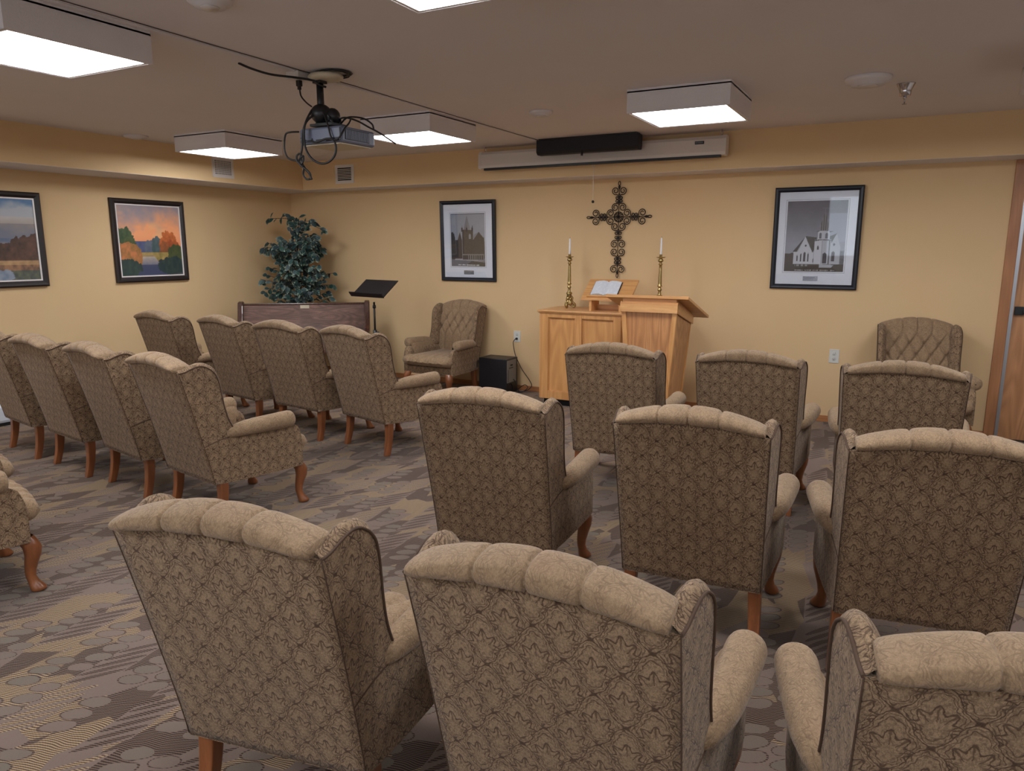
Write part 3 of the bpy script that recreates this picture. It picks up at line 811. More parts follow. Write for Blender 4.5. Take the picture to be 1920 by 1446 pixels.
# ---------------------------------------------------------------- pictures
def pip(poly, x, y):
    c = False; n = len(poly); j = n-1
    for i in range(n):
        xi, yi = poly[i]; xj, yj = poly[j]
        if (yi > y) != (yj > y) and x < (xj-xi)*(y-yi)/(yj-yi)+xi: c = not c
        j = i
    return c
def vn(x, y, s=0):
    xi, yi = math.floor(x), math.floor(y); fx, fy = x-xi, y-yi; fx = fx*fx*(3-2*fx); fy = fy*fy*(3-2*fy)
    h = lambda a, b: (math.sin(a*127.1+b*311.7+s*74.7)*43758.5453) % 1
    return lerp(lerp(h(xi, yi), h(xi+1, yi), fx), lerp(h(xi, yi+1), h(xi+1, yi+1), fx), fy)
def fbm(x, y, s=0): return vn(x, y, s)*.55+vn(x*2.1, y*2.1, s+1)*.28+vn(x*4.3, y*4.3, s+2)*.17
def mixc(a, b, t): t = max(0, min(1, t)); return tuple(lerp(p, q, t) for p, q in zip(a, b))
def paint_grid(name, m, parent, x0, x1, z0, z1, y, fn, nx, nz):
    me = bpy.data.meshes.new(name); vs = []; cols = []
    for j in range(nz+1):
        for i in range(nx+1):
            u, v = i/nx, j/nz; vs.append((lerp(x0, x1, u), y, lerp(z0, z1, v)))
            cols.append((*lin([max(0, min(1, k/255)) for k in fn(u, v)]), 1))
    fs = [(j*(nx+1)+i, j*(nx+1)+i+1, (j+1)*(nx+1)+i+1, (j+1)*(nx+1)+i) for j in range(nz) for i in range(nx)]
    me.from_pydata(vs, [], fs); at = me.color_attributes.new('paint', 'FLOAT_COLOR', 'POINT')
    at.data.foreach_set('color', [c for k in cols for c in k]); me.materials.append(m)
    o = bpy.data.objects.new(name, me); C.objects.link(o); o.parent = parent; return o
def ell(u, v, cx, cy, rx, ry): return ((u-cx)/rx)**2+((v-cy)/ry)**2
def sunset(u, v):
    n = fbm(u*6, v*6, 3); n2 = fbm(u*22, v*16, 5)
    c = mixc((246, 168, 120), (156, 146, 156), (v-.62)/.38+(n-.5)*1.1)
    cl = fbm(u*3.2+4, v*4.0, 8)
    c = mixc(c, (240, 190, 134), max(0, (cl-.42)*4)*max(0, 1-abs(v-.70)*3.0)*(.4+u))
    c = mixc(c, (226, 132, 84), max(0, .58-v)*3)
    if v < .50 and u < .55: c = mixc((92, 100, 140), (70, 80, 112), n2)
    for cx, cy, rx, ry, k1, k2 in ((.47, .38, .09, .14, (70, 82, 104), (100, 108, 124)), (.60, .42, .10, .16, (54, 78, 82), (84, 100, 104)), (.08, .52, .16, .17, (40, 62, 44), (74, 92, 60)),
                                   (.16, .44, .10, .12, (44, 68, 46), (84, 96, 58)), (.79, .46, .15, .18, (150, 74, 38), (206, 116, 62)), (.86, .38, .12, .14, (120, 58, 34), (178, 92, 50)), (.72, .36, .09, .13, (90, 66, 44), (160, 90, 52))):
        if ell(u, v, cx, cy, rx, ry)+(n2-.5)*1.0 < 1: c = mixc(k1, k2, n2*1.2+(v-cy)/ry*.4)
    if v < .33+.01*n2: c = mixc((120, 108, 56), (176, 150, 92), n2*1.3)
    if v < .30 and abs(u-.42-.25*(.3-v)*0) < .10+(.30-v)*.75: c = mixc((92, 98, 124), (196, 178, 160), max(0, (v-.10)*6-.3*n2)) if v < .27 else mixc((184, 164, 120), (140, 120, 90), n2)
    if v < .16: c = mixc(c, (54, 62, 92), .75)
    if ell(u, v, .10, .28, .24, .20)+(n2-.5)*.8 < 1: c = mixc((120, 98, 52), (198, 124, 78), n2*1.5-.1+max(0, .4-v))
    if ell(u, v, .06, .10, .26, .14)+(n2-.5)*.8 < 1: c = mixc((38, 56, 56), (66, 84, 74), n2)
    if ell(u, v, .92, .26, .16, .19)+(n2-.5)*.8 < 1: c = mixc((50, 66, 40), (92, 96, 54), n2)
    if ell(u, v, .84, .14, .26, .13)+(n2-.5)*.8 < 1: c = mixc((30, 46, 56), (58, 76, 66), n2)
    return c
def dusk(u, v):
    n = fbm(u*5, v*7, 13); n2 = fbm(u*20, v*16, 15)
    c = mixc((92, 128, 172), (176, 182, 190), 1-(v-.86)*9+(n-.5)*2) if v > .78 else mixc((170, 158, 150), (192, 190, 190), (v-.68)*8+(n-.5))
    if v < .70: c = mixc((118, 122, 138), (150, 140, 136), (v-.55)*5+(n-.5)*1.6)
    if v < .52: c = mixc((96, 108, 136), (160, 150, 140), (n-.45)*3)
    for cx, cy, rx, ry in ((.86, .36, .22, .18), (.62, .33, .18, .13), (.35, .34, .25, .12), (.1, .34, .2, .14), (1.0, .42, .14, .16)):
        if ell(u, v, cx, cy, rx, ry)+(n2-.5)*.9 < 1: c = mixc((54, 42, 40), (104, 74, 60), n2*1.1+(u-.5)*.4)
    if v < .245: c = mixc((150, 118, 84), (196, 160, 118), n2)
    if v < .19: c = mixc((84, 66, 56), (160, 120, 90), n2*1.4)
    if v < .12: c = mixc((58, 70, 70), (110, 110, 92), n2*1.2)
    if v < .14 and ell(u, v, .45, .06, .25, .08) < 1+(n2-.5): c = mixc((100, 116, 140), (160, 168, 180), n2)
    return c
def cap_line(u, v, v0, spans, h):
    for a, b_ in spans:
        if a < u < b_ and abs(v-v0) < h*(.35+.65*((math.sin(u*311)*43.7) % 1)): return True
    return False
def church_brick(u, v):
    n = fbm(u*9, v*12, 21); n2 = fbm(u*40, v*40, 22)
    c = mixc((150, 156, 172), (168, 170, 180), u+(n-.5)*.4)
    if ell(u, v, 0, .56, .10, .10)+(n2-.5)*1.2 < 1 or (u < .12 and v < .56): c = (44, 42, 48)
    if pip([(.02, .50), (.20, .505), (.27, .655), (.33, .50), (.33, .15), (.02, .15)], u, v): c = mixc((46, 40, 46), (66, 58, 62), n2)
    if pip([(.66, .50), (.68, .60), (.84, .655), (.72, .48)], u, v): c = mixc((128, 128, 138), (150, 150, 158), n2)
    if pip([(.66, .15), (.66, .50), (.825, .655), (.96, .54), (.98, .56), (.99, .15)], u, v): c = mixc((66, 58, 54), (92, 82, 76), n2)
    if pip([(.34, .15), (.34, .70), (.66, .69), (.66, .15)], u, v): c = mixc((66, 58, 52), (94, 84, 76), n2)
    if pip([(.34, .15), (.34, .70), (.39, .70), (.39, .15)], u, v): c = (46, 42, 46)
    if pip([(.385, .70), (.48, .965), (.595, .69)], u, v): c = mixc((120, 120, 128), (150, 150, 156), (u-.4)*5)
    for a in (.335, .47, .64):
        if abs(u-a) < .022 and .66 < v < .735: c = (48, 44, 50)
        if abs(u-a) < .006 and v < .775 and v > .7: c = (48, 44, 50)
    if abs(u-.565) < .032 and .52 < v < .60+.02*(1-abs(u-.565)/.032): c = (150, 150, 156)
    if .34 < u < .97 and .125 < v < .235:
        c = (60, 56, 58)
        if v > .215 or (u*16 % 1 < .35 and u > .5): c = (138, 136, 138)
    if v < .135: c = mixc((92, 94, 112), (112, 112, 124), n)
    if abs(v-(.125+.03*max(0, .4-u)-.01*u)) < .008 and u > .1: c = (168, 166, 172)
    if pip([(.5, .055), (.62, .105), (1, .07), (1, 0), (.5, 0)], u, v): c = mixc((58, 58, 58), (84, 80, 78), n2)
    if abs(v-(.11-.05*(u-.6))) < .006 and u > .62: c = (156, 150, 150)
    if cap_line(u, v, .033-.012*u, ((.20, .30), (.32, .42), (.45, .55), (.56, .72), (.74, .82)), .011): c = (220, 220, 226)
    if u < .015 or v > .985: c = (100, 104, 116)
    return c
def church_white(u, v):
    n = fbm(u*6, v*8, 31); n2 = fbm(u*40, v*40, 32)
    c = mixc((158, 160, 174), (96, 92, 104), (v-.35)*1.5+(n-.5)*.25)
    if u > .72 and .42 < v < .82: c = mixc(c, (168, 176, 196), .65)  # pale blue block: window reflection in the glass, painted into the print
    if u > .80 and v < .30: c = mixc((70, 70, 80), (120, 124, 136), n2*1.5)
    if u < .16 and v < .24+.05*n: c = mixc((56, 50, 54), (96, 80, 80), n2)
    W1 = (204, 206, 216); W2 = (184, 188, 200); RF = (62, 58, 60)
    if pip([(.13, .28), (.28, .44), (.34, .50), (.20, .28)], u, v): c = RF
    if pip([(.15, .10), (.15, .28), (.22, .28), (.335, .50), (.36, .50), (.49, .26), (.49, .10)], u, v): c = W1
    if pip([(.335, .50), (.36, .505), (.53, .485), (.53, .35), (.47, .27)], u, v): c = mixc(RF, (84, 78, 76), n2)
    if pip([(.74, .10), (.74, .42), (.855, .54), (.93, .34), (.93, .10)], u, v): c = W2
    if pip([(.73, .50), (.855, .54), (.76, .38), (.74, .35)], u, v): c = RF
    if pip([(.50, .10), (.50, .45), (.62, .47), (.62, .10)], u, v): c = W1
    if pip([(.62, .10), (.62, .47), (.77, .455), (.77, .10)], u, v): c = W2
    if pip([(.485, .445), (.62, .465), (.785, .45), (.785, .435), (.62, .45), (.485, .43)], u, v): c = (60, 56, 64)
    if pip([(.545, .46), (.545, .565), (.635, .60), (.745, .565), (.745, .46)], u, v): c = mixc(W1, W2, (u-.55)*5)
    for a in (.585, .69):
        if abs(u-a) < .022 and .47 < v < .535+.02*(1-abs(u-a)/.022): c = (96, 96, 108)
    if pip([(.50, .565), (.56, .58), (.56, .565)], u, v) or pip([(.72, .575), (.80, .57), (.74, .555)], u, v): c = (56, 54, 60)
    if pip([(.58, .58), (.575, .66), (.635, .83), (.645, .83), (.715, .66), (.70, .575)], u, v): c = mixc((84, 78, 80), (150, 146, 152), abs(math.sin(u*90))**3)
    if abs(u-.64) < .004 and .82 < v < .90: c = (130, 128, 136)
    if abs(v-.893) < .005 and .58 < u < .72: c = (120, 118, 128)
    for a, w_, z0_, z1_ in ((.215, .012, .15, .24), (.28, .012, .145, .265), (.34, .020, .145, .285), (.40, .012, .145, .27), (.49, .006, .13, .2), (.555, .016, .31, .375), (.675, .036, .12, .275), (.815, .030, .15, .295)):
        hh = z1_-max(0, abs(u-a)/w_)*.025
        if abs(u-a) < w_ and z0_ < v < hh: c = (66, 60, 72)
    if ell(u, v, .35, .37, .014, .013) < 1 or ell(u, v, .82, .385, .02, .018) < 1: c = (60, 56, 66)
    if abs(u-.625) < .004 and .10 < v < .45: c = (140, 140, 150)
    if abs(u-.745) < .010 and .10 < v < .44: c = (88, 86, 98)
    if v < .105: c = mixc((58, 52, 52), (78, 70, 64), n2)
    if pip([(.60, .055), (.60, .105), (.84, .095), (.80, .06)], u, v): c = (176, 180, 192)
    if .18 < u < .42 and .075 < v < .10 and (u*14 % 1) < .6: c = (150, 148, 156)
    if cap_line(u, v, .018, ((.18, .33), (.35, .47), (.49, .59), (.61, .76), (.79, .86)), .008): c = (176, 174, 180)
    return c
def frame(name, mtl, w_, h_, bw, dep, parent):
    b = MB(); prof = [(0, 0), (0, -dep*.75), (bw*.25, -dep), (bw*.6, -dep*.93), (bw, -dep*.55), (bw, 0)]
    cs = [(-1, -1), (1, -1), (1, 1), (-1, 1)]; P = []
    for sx, sz in cs: P.append([(sx*(w_/2-o), y, sz*(h_/2-o)) for o, y in prof])
    b.grid(P, False, True, False); return b.build(name, mtl, parent)
def church_picture(x0, x1, z0, z1, fn, inset, plate, label, nx, nz):
    t = empty('framed_photograph', ((x0+x1)/2, -.0115, (z0+z1)/2)); t.rotation_euler = (.024, 0, 0); w_, h_ = x1-x0, z1-z0
    frame('frame', FRAMEB, w_, h_, .040, .030, t)
    boxo('mat_board', MATB, -w_/2+.03, w_/2-.03, -.010, -.001, -h_/2+.03, h_/2-.03, t)
    a, c, d_, e = inset
    px0, px1, pz0, pz1 = -w_/2+a*w_, -w_/2+c*w_, -h_/2+d_*h_, -h_/2+e*h_
    b = MB(); g = .012; l = .0022
    for (xa, xb, za, zb) in ((px0-g, px1+g, pz0-g, pz0-g+l), (px0-g, px1+g, pz1+g-l, pz1+g), (px0-g, px0-g+l, pz0-g, pz1+g), (px1+g-l, px1+g, pz0-g, pz1+g)): b.box(xa, xb, -.0108, -.0099, za, zb)
    b.build('mat_line', LINE, t, merge=False)
    paint_grid('photograph', PICT, t, px0, px1, pz0, pz1, -.0115, fn, nx, nz)
    xa, xb, za, zb = plate
    b = MB(); b.box(-w_/2+xa*w_, -w_/2+xb*w_, -.014, -.0099, -h_/2+za*h_, -h_/2+zb*h_); b.build('name_plate', SILV, t, bevel=.001)
    b = MB()
    for k in (0, 1): b.box(-w_/2+(xa+.015)*w_, -w_/2+(xb-.03-.03*k)*w_, -.0147, -.0138, -h_/2+lerp(za, zb, .58-.36*k)*h_, -h_/2+lerp(za, zb, .76-.36*k)*h_)
    b.build('engraving', LINE, t, merge=False)
    boxo('glass', GLASS, -w_/2+.035, w_/2-.035, -.0185, -.0175, -h_/2+.035, h_/2-.035, t)
    tag(t, label, 'picture', 'framed church photographs')
church_picture(2.216, 2.904, 1.148, 1.999, church_brick, (.19, .81, .185, .84), (.42, .60, .085, .135), 'black-framed photograph of a dark brick church with one steeple, between plant and altar', 110, 160)
church_picture(5.684, 6.378, 1.154, 2.009, church_white, (.155, .835, .175, .865), (.385, .555, .082, .128), 'black-framed photograph of a white wooden church, on the wall right of the cross', 130, 165)
def canvas(y0, y1, z0, z1, fn, label):
    t = empty('framed_painting', (0, (y0+y1)/2, (z0+z1)/2), PI/2); w_, h_ = y1-y0, z1-z0
    frame('frame', FRAMED, w_, h_, .050, .038, t)
    b = MB(); c0, c1 = .048, .062
    for (xa, xb, za, zb) in ((-w_/2+c0, w_/2-c0, -h_/2+c0, -h_/2+c1), (-w_/2+c0, w_/2-c0, h_/2-c1, h_/2-c0), (-w_/2+c0, -w_/2+c1, -h_/2+c1, h_/2-c1), (w_/2-c1, w_/2-c0, -h_/2+c1, h_/2-c1)): b.box(xa, xb, -.021, 0, za, zb)
    b.build('fillet', FILLET, t, merge=False)
    paint_grid('canvas', PICT, t, -w_/2+.06, w_/2-.06, -h_/2+.06, h_/2-.06, -.014, fn, 130, 130)
    boxo('backing', DARK, -w_/2+.02, w_/2-.02, -.012, -.001, -h_/2+.02, h_/2-.02, t)
    tag(t, label, 'painting', 'framed landscapes on the left wall')
canvas(-2.361, -1.556, 1.167, 1.971, sunset, 'dark-framed landscape painting of a path under an orange sunset sky, on the left wall')
canvas(-3.807, -3.002, 1.167, 1.971, dusk, 'dark-framed painting of dusky trees under a blue cloudy sky, cut by the left edge')

# ---------------------------------------------------------------- projection screen, speaker bar
def screen():
    xa, xb = 2.985, 5.345; t = empty('projection_screen', ((xa+xb)/2, -.445, 2.303)); L = (xb-xa)/2
    prof = [(-.050, -.044), (-.058, -.020), (-.050, .082), (-.030, .108), (.045, .108), (.055, .09), (.055, -.036), (.030, -.046)]
    def case(x0, x1, sc_=1): return [[(x, y*sc_, z*sc_+(.03*(1-sc_))) for y, z in prof] for x in (x0, x1)]
    b = MB(); P = case(-L+.03, L-.03); b.grid(P, False, False, True); b.build('case', WHITE, t)
    for s in (-1, 1):
        b = MB(); P = case(s*(L-.03), s*L, 1.04); b.grid(P, False, False, True); n = len(prof); b.f += [tuple(range(n)), tuple(range(n, 2*n))]; b.sm += [False]*2
        b.build('end_cap', WHITE, t)
        b = MB(); x = s*(L-.05)
        b.tube([(x, 0, .100), (x, 0, .118)], .003, 6)
        b.tube([(x+.010*math.cos(a), 0, .130+.016*math.sin(a)) for a in [2*PI*k/14 for k in range(14)]], .003, 6, closed=True); b.tube([(x, 0, .144), (x, 0, H-2.303)], .005, 6)
        b.build('hanging_hook', CHROME, t, merge=False)
    b = MB(); b.box(-L+.06, L-.04, -.055, -.018, -.066, -.045); b.build('weight_bar', BLACK, t, bevel=.003)
    b = MB(); x = 4.178-(xa+xb)/2
    b.tube([(x-.008, -.035, -.066), (x-.008, -.035, -.090), (x+.008, -.035, -.090), (x+.008, -.035, -.066)], .0025, 6)
    b.tube([(x, -.035, -.088), (x+.001, -.035, -.376)], .0018, 6); b.build('pull_cord', WHITE, t, merge=False)
    b = MB(); b.ball((x+.001, -.035, -.390), .013, 12); b.build('pull_knob', CORD, t)
    b = MB(); x = 5.09-(xa+xb)/2; b.box(x, x+.075, -.0585, -.050, .046, .070); b.build('maker_plate', CORD, t)
    b = MB(); x = 5.097-(xa+xb)/2
    for k in range(6): b.box(x+k*.0105, x+k*.0105+.006, -.0595, -.0580, .054, .063)
    b.build('plate_lettering', SILV, t, merge=False)
    tag(t, 'long white roll-up projection screen case hanging along the back soffit', 'projection screen')
screen()
t = empty('speaker_bar', (4.178, -.62, H)); L = .478
prof = [(-.055, -.012), (-.060, -.115), (-.035, -.138), (.040, -.138), (.055, -.10), (.055, -.012)]
b = MB(); b.grid([[(s*L, y, z) for y, z in prof] for s in (-1, 1)], False, False, True); b.f += [(0, 1, 2, 3, 4, 5), (6, 7, 8, 9, 10, 11)]; b.sm += [False]*2; b.build('speaker_body', SPKG, t, bevel=.004)
b = MB(); b.box(-L*.96, L*.96, -.050, .05, -.012, 0); b.build('ceiling_bracket', BLACK, t)
b = MB(); b.tube([(-.035, -.045, -.13), (-.035, -.050, -.165)], .011, 8); b.build('sensor', BLACK, t)
tag(t, 'long black speaker bar under the ceiling in front of the white screen case', 'speaker')

# ---------------------------------------------------------------- projector and its cables
def projector():
    t = empty('projector', (3.768, -3.517, H)); HO = 2.486
    o = lambda x, y, z: (x-3.70, y+3.40, z-HO)
    b = MB(); ring = []
    for r, z in ((.0, 0), (.085, 0), (.095, -.012), (.090, -.026), (.055, -.032), (0, -.032)):
        ring.append([(.035+r*1.12*math.cos(a), .01+r*.92*math.sin(a), z-.016) for a in [2*PI*k/28 for k in range(28)]])
    b.grid(ring, True, False, True); b.build('ceiling_plate', IVORY, t)
    b = MB(); b.tube([(0, 0, -.045), (0, 0, -.245)], .0195, 14); b.box(-.028, .028, -.028, .028, -.062, -.046); b.box(-.022, .022, -.022, .022, -.20, -.185); b.build('drop_pole', BLACK, t, merge=False)
    b = MB(); b.ball((.0, .0, -.222), .056, 20, (1.1, 1, .95)); b.ball((.055, .03, -.235), .045, 14); b.box(-.06, .10, -.03, .09, -.290, -.276)
    for x, y in ((-.03, .0), (.07, .0), (.07, .07)): b.tube([(x, y, -.24), (x*1.1, y, -.285)], .010, 8)
    b.build('ball_mount', BLACK, t, merge=False)
    # body with rounded corners
    x0, y0, z0 = o(3.58, -3.455, 2.097); x1, y1, z1 = o(3.888, -3.165, 2.184)
    b = MB(); b.box(x0, x1, y0, y1, z0, z1); b.build('projector_body', PROJ, t, bevel=.012)
    b = MB(); b.box(x0+.02, x1-.02, y0+.02, y1-.02, z0-.006, z0+.004); b.build('base_tray', IVORY, t)
    b = MB()
    b.box(x1-.002, x1+.0022, y0+.03, y0+.235, z0+.016, z1-.014); b.build('vent_grille', PROJD, t)
    b = MB()
    for k in range(16): b.box(x1+.001, x1+.0045, y0+.035+.0125*k, y0+.0415+.0125*k, z0+.020, z1-.018)
    b.build('vent_slats', PROJ, t, merge=False)
    b = MB()
    for (xa, xb, za, zb) in ((.012, .024, .010, .024), (.030, .052, .008, .026), (.058, .085, .010, .022), (.20, .29, .008, .026), (.092, .10, .010, .03), (.012, .02, .032, .04), (.125, .165, .008, .022)):
        b.box(x0+xa, x0+xb, y0-.003, y0+.002, z0+za, z0+zb)
    b.build('connector_sockets', PROJD, t, merge=False)
    b = MB(); b.box(x1-.012, x1-.006, y0-.002, y0+.002, z0+.01, z1-.01); b.build('corner_groove', BLACK, t)
    b = MB(); b.lathe([(0, .0), (.028, .0), (.031, -.01), (.026, -.02), (0, -.02)], (0, 0, 0), 18)
    b.v = [(v[0]+x0+.10, v[2]*-1+y1-.002, v[1]+(z0+z1)/2) for v in b.v]; b.build('lens', DARK, t)
    tag(t, 'grey video projector hanging from the ceiling on a black pole with tangled cables', 'projector')
    # cables: each a separate hanging lead
    def cable(pts, r, label, name='cable', k=7):
        b = MB(); b.tube(cr([Vector(p)-Vector((3.70, -3.40, HO)) for p in pts], k), r*1.25, 7); b.build(name, CORD, t)
    cable([(3.47, -3.76, 2.484), (3.50, -3.70, 2.465), (3.56, -3.62, 2.445), (3.63, -3.52, 2.442), (3.685, -3.435, 2.436), (3.72, -3.42, 2.412), (3.735, -3.39, 2.405)], .005, 'black cable looping from the ceiling to the top of the projector pole')
    cable([(3.585, -3.44, 2.435), (3.587, -3.44, 2.40), (3.60, -3.445, 2.36), (3.63, -3.44, 2.325), (3.665, -3.435, 2.30)], .0035, 'thin black power lead curving from the white ceiling box to the projector mount')
    cable([(3.60, -3.475, 2.165), (3.565, -3.50, 2.163), (3.535, -3.51, 2.155), (3.515, -3.505, 2.12), (3.512, -3.505, 2.07), (3.53, -3.505, 2.03), (3.565, -3.505, 2.012), (3.605, -3.50, 2.008), (3.625, -3.50, 2.02)], .0042, 'black cable bowing out beyond the left side of the projector')
    cable([(3.675, -3.445, 2.28), (3.665, -3.475, 2.23), (3.655, -3.49, 2.18), (3.655, -3.495, 2.12), (3.67, -3.50, 2.06), (3.71, -3.50, 2.01), (3.76, -3.49, 1.985), (3.81, -3.48, 1.99), (3.85, -3.475, 2.02), (3.865, -3.475, 2.06), (3.85, -3.475, 2.10), (3.80, -3.475, 2.115), (3.73, -3.48, 2.10), (3.69, -3.48, 2.11)], .0048, 'thick black cable hanging in a wide loop below the projector')
    cable([(3.685, -3.45, 2.25), (3.66, -3.48, 2.21), (3.64, -3.49, 2.15), (3.632, -3.49, 2.08), (3.628, -3.50, 2.03), (3.64, -3.505, 1.99), (3.66, -3.505, 1.96), (3.69, -3.505, 1.93), (3.705, -3.505, 1.90)], .0048, 'black cable hanging straight down into the bundle below the projector')
    cable([(3.625, -3.505, 2.045), (3.612, -3.515, 2.03), (3.618, -3.52, 2.0), (3.64, -3.515, 1.985), (3.655, -3.51, 2.005), (3.645, -3.50, 2.03), (3.625, -3.51, 2.01), (3.64, -3.52, 1.98), (3.675, -3.515, 1.955), (3.70, -3.51, 1.93), (3.69, -3.50, 1.905), (3.66, -3.50, 1.905), (3.645, -3.505, 1.93), (3.655, -3.51, 1.96)], .0045, 'knotted black cable bundle dangling under the projector')
    cable([(3.74, -3.43, 2.275), (3.78, -3.45, 2.22), (3.81, -3.465, 2.17), (3.83, -3.47, 2.12), (3.87, -3.475, 2.105), (3.90, -3.47, 2.13), (3.905, -3.44, 2.17), (3.90, -3.40, 2.20), (3.88, -3.36, 2.23)], .004, 'black cable crossing the corner of the projector')
    cable([(3.76, -3.33, 2.215), (3.80, -3.36, 2.235), (3.84, -3.35, 2.24), (3.88, -3.30, 2.225), (3.905, -3.24, 2.20), (3.915, -3.16, 2.18), (3.92, -3.08, 2.155), (3.925, -3.02, 2.135)], .004, 'black cable end sticking out past the right side of the projector')
    cable([(3.78, -3.34, 2.205), (3.83, -3.33, 2.245), (3.87, -3.25, 2.25), (3.895, -3.20, 2.225), (3.90, -3.19, 2.195)], .004, 'black cable arching above the vented side of the projector')
    # coiled slack above the plate
    b = MB(); pts = []
    for k in range(70):
        a = 2*PI*k/20; r = .085+.010*math.sin(k*.7); pts.append((3.765+r*1.15*math.cos(a), -3.36+r*math.sin(a), H-.006-.002*(k//20)-.001*math.sin(k)))
    b.tube([(x-3.70, y+3.40, z-H) for x, y, z in pts], .0042, 6); b.build('coiled_cable', CORD, t)
projector()
t = empty('ceiling_junction_box', (3.653, -3.557, H)); b = MB(); b.box(-.045, .045, -.055, .055, -.040, 0); b.build('box_cover', WHITE, t, bevel=.006)
b = MB(); b.box(-.014, .014, -.012, .012, -.072, -.040); b.box(-.009, .009, -.008, .008, -.09, -.07); b.build('plug', CORD, t, bevel=.003, merge=False)
tag(t, 'white junction box on the ceiling beside the projector pole, black plug below', 'junction box')
b = MB(); b.box(3.662, 3.687, -9.3, -3.617, H-.008, H); b.box(3.662, 3.687, -3.497, -.36, H-.008, H); q = b.build('cable_raceway', CEIL, bevel=.003, merge=False); tag(q, 'ceiling-coloured flat cable raceway running towards the projection screen', 'raceway')
b = MB(); b.tube([(3.74, -9.3, H-.003), (3.725, -6, H-.003), (3.71, -4.2, H-.003), (3.715, -3.2, H-.003), (3.70, -2.0, H-.003), (3.695, -1.0, H-.003), (3.70, -.66, H-.003), (3.71, -.62, H-.03)], .0022, 6); q = b.build('ceiling_wire', mat('dark_wire', rgb(60, 44, 38), .6)); tag(q, 'thin dark wire running straight along the ceiling to the speaker bar', 'wire')

# ---------------------------------------------------------------- registers, detectors, sprinkler
def register(loc, rz, grid, label):
    t = empty('air_register', loc, rz); hw, hh = .131, .100; b = MB(); r = .032
    b.box(-hw, hw, -.008, 0, -hh, -hh+r); b.box(-hw, hw, -.008, 0, hh-r, hh); b.box(-hw, -hw+r, -.008, 0, -hh+r, hh-r); b.box(hw-r, hw, -.008, 0, -hh+r, hh-r)
    b.build('register_frame', WHITE, t, merge=False); boxo('painted_duct_shade', DARK, -hw+r, hw-r, -.0015, 0, -hh+r, hh-r, t)  # flat near-black sheet stands in for the shade inside the duct
    b = MB(); n = 8
    for k in range(1, n):
        z = lerp(-hh+r, hh-r, k/n); b.box(-hw+r, hw-r, -.009, -.001, z-.0035, z+.0035)
    if grid:
        for k in range(1, 11): x = lerp(-hw+r, hw-r, k/11); b.box(x-.003, x+.003, -.009, -.001, -hh+r, hh-r)
    b.build('louvres', WHITE, t, merge=False); tag(t, label, 'air vent', 'wall air registers')
register((SX, -1.459, 2.299), PI/2, True, 'white wall register with a grid of square holes on the left soffit')
register((1.171, SY, 2.303), 0, False, 'white wall register with horizontal louvres on the back soffit')
def detector(x, y, r, h_, lab, drop=True):
    t = empty('smoke_detector', (x, y, H)); b = MB()
    b.lathe([(0, 0), (r, 0), (r, -.012), (r*.93, -h_*.6), (r*.72, -h_*.75), (r*.70, -h_), (0, -h_)], n=32); b.build('detector_body', CEIL, t)
    b = MB(); b.lathe([(0, -h_), (r*.42, -h_), (r*.40, -h_-.006), (0, -h_-.006)], n=24); b.build('sensor_cap', WHITE, t)
    tag(t, lab, 'smoke detector', 'round ceiling detectors')
detector(6.449, -1.929, .125, .045, 'round white ceiling detector beside the chrome sprinkler')
detector(4.331, -1.868, .085, .03, 'small round ceiling detector left of the light above the screen')
detector(.702, -2.503, .10, .02, 'flat round ceiling detector close to the left soffit')
detector(4.235, -4.63, .085, .03, 'round ceiling detector cut off by the top edge of the photo')
t = empty('fire_sprinkler', (6.639, -1.64, H)); b = MB(); b.lathe([(0, 0), (.052, 0), (.050, -.004), (.034, -.038), (.033, -.044), (.031, -.068), (.020, -.070), (.0, -.070)], n=26); b.build('escutcheon', CHROME, t)
b = MB(); b.lathe([(.008, -.068), (.012, -.078), (.010, -.086), (.004, -.09), (.0035, -.112), (.014, -.114), (.014, -.116), (0, -.116)], n=14); b.build('sprinkler_head', CHROME, t)
tag(t, 'chrome pendent fire sprinkler on the ceiling right of the light box', 'sprinkler')

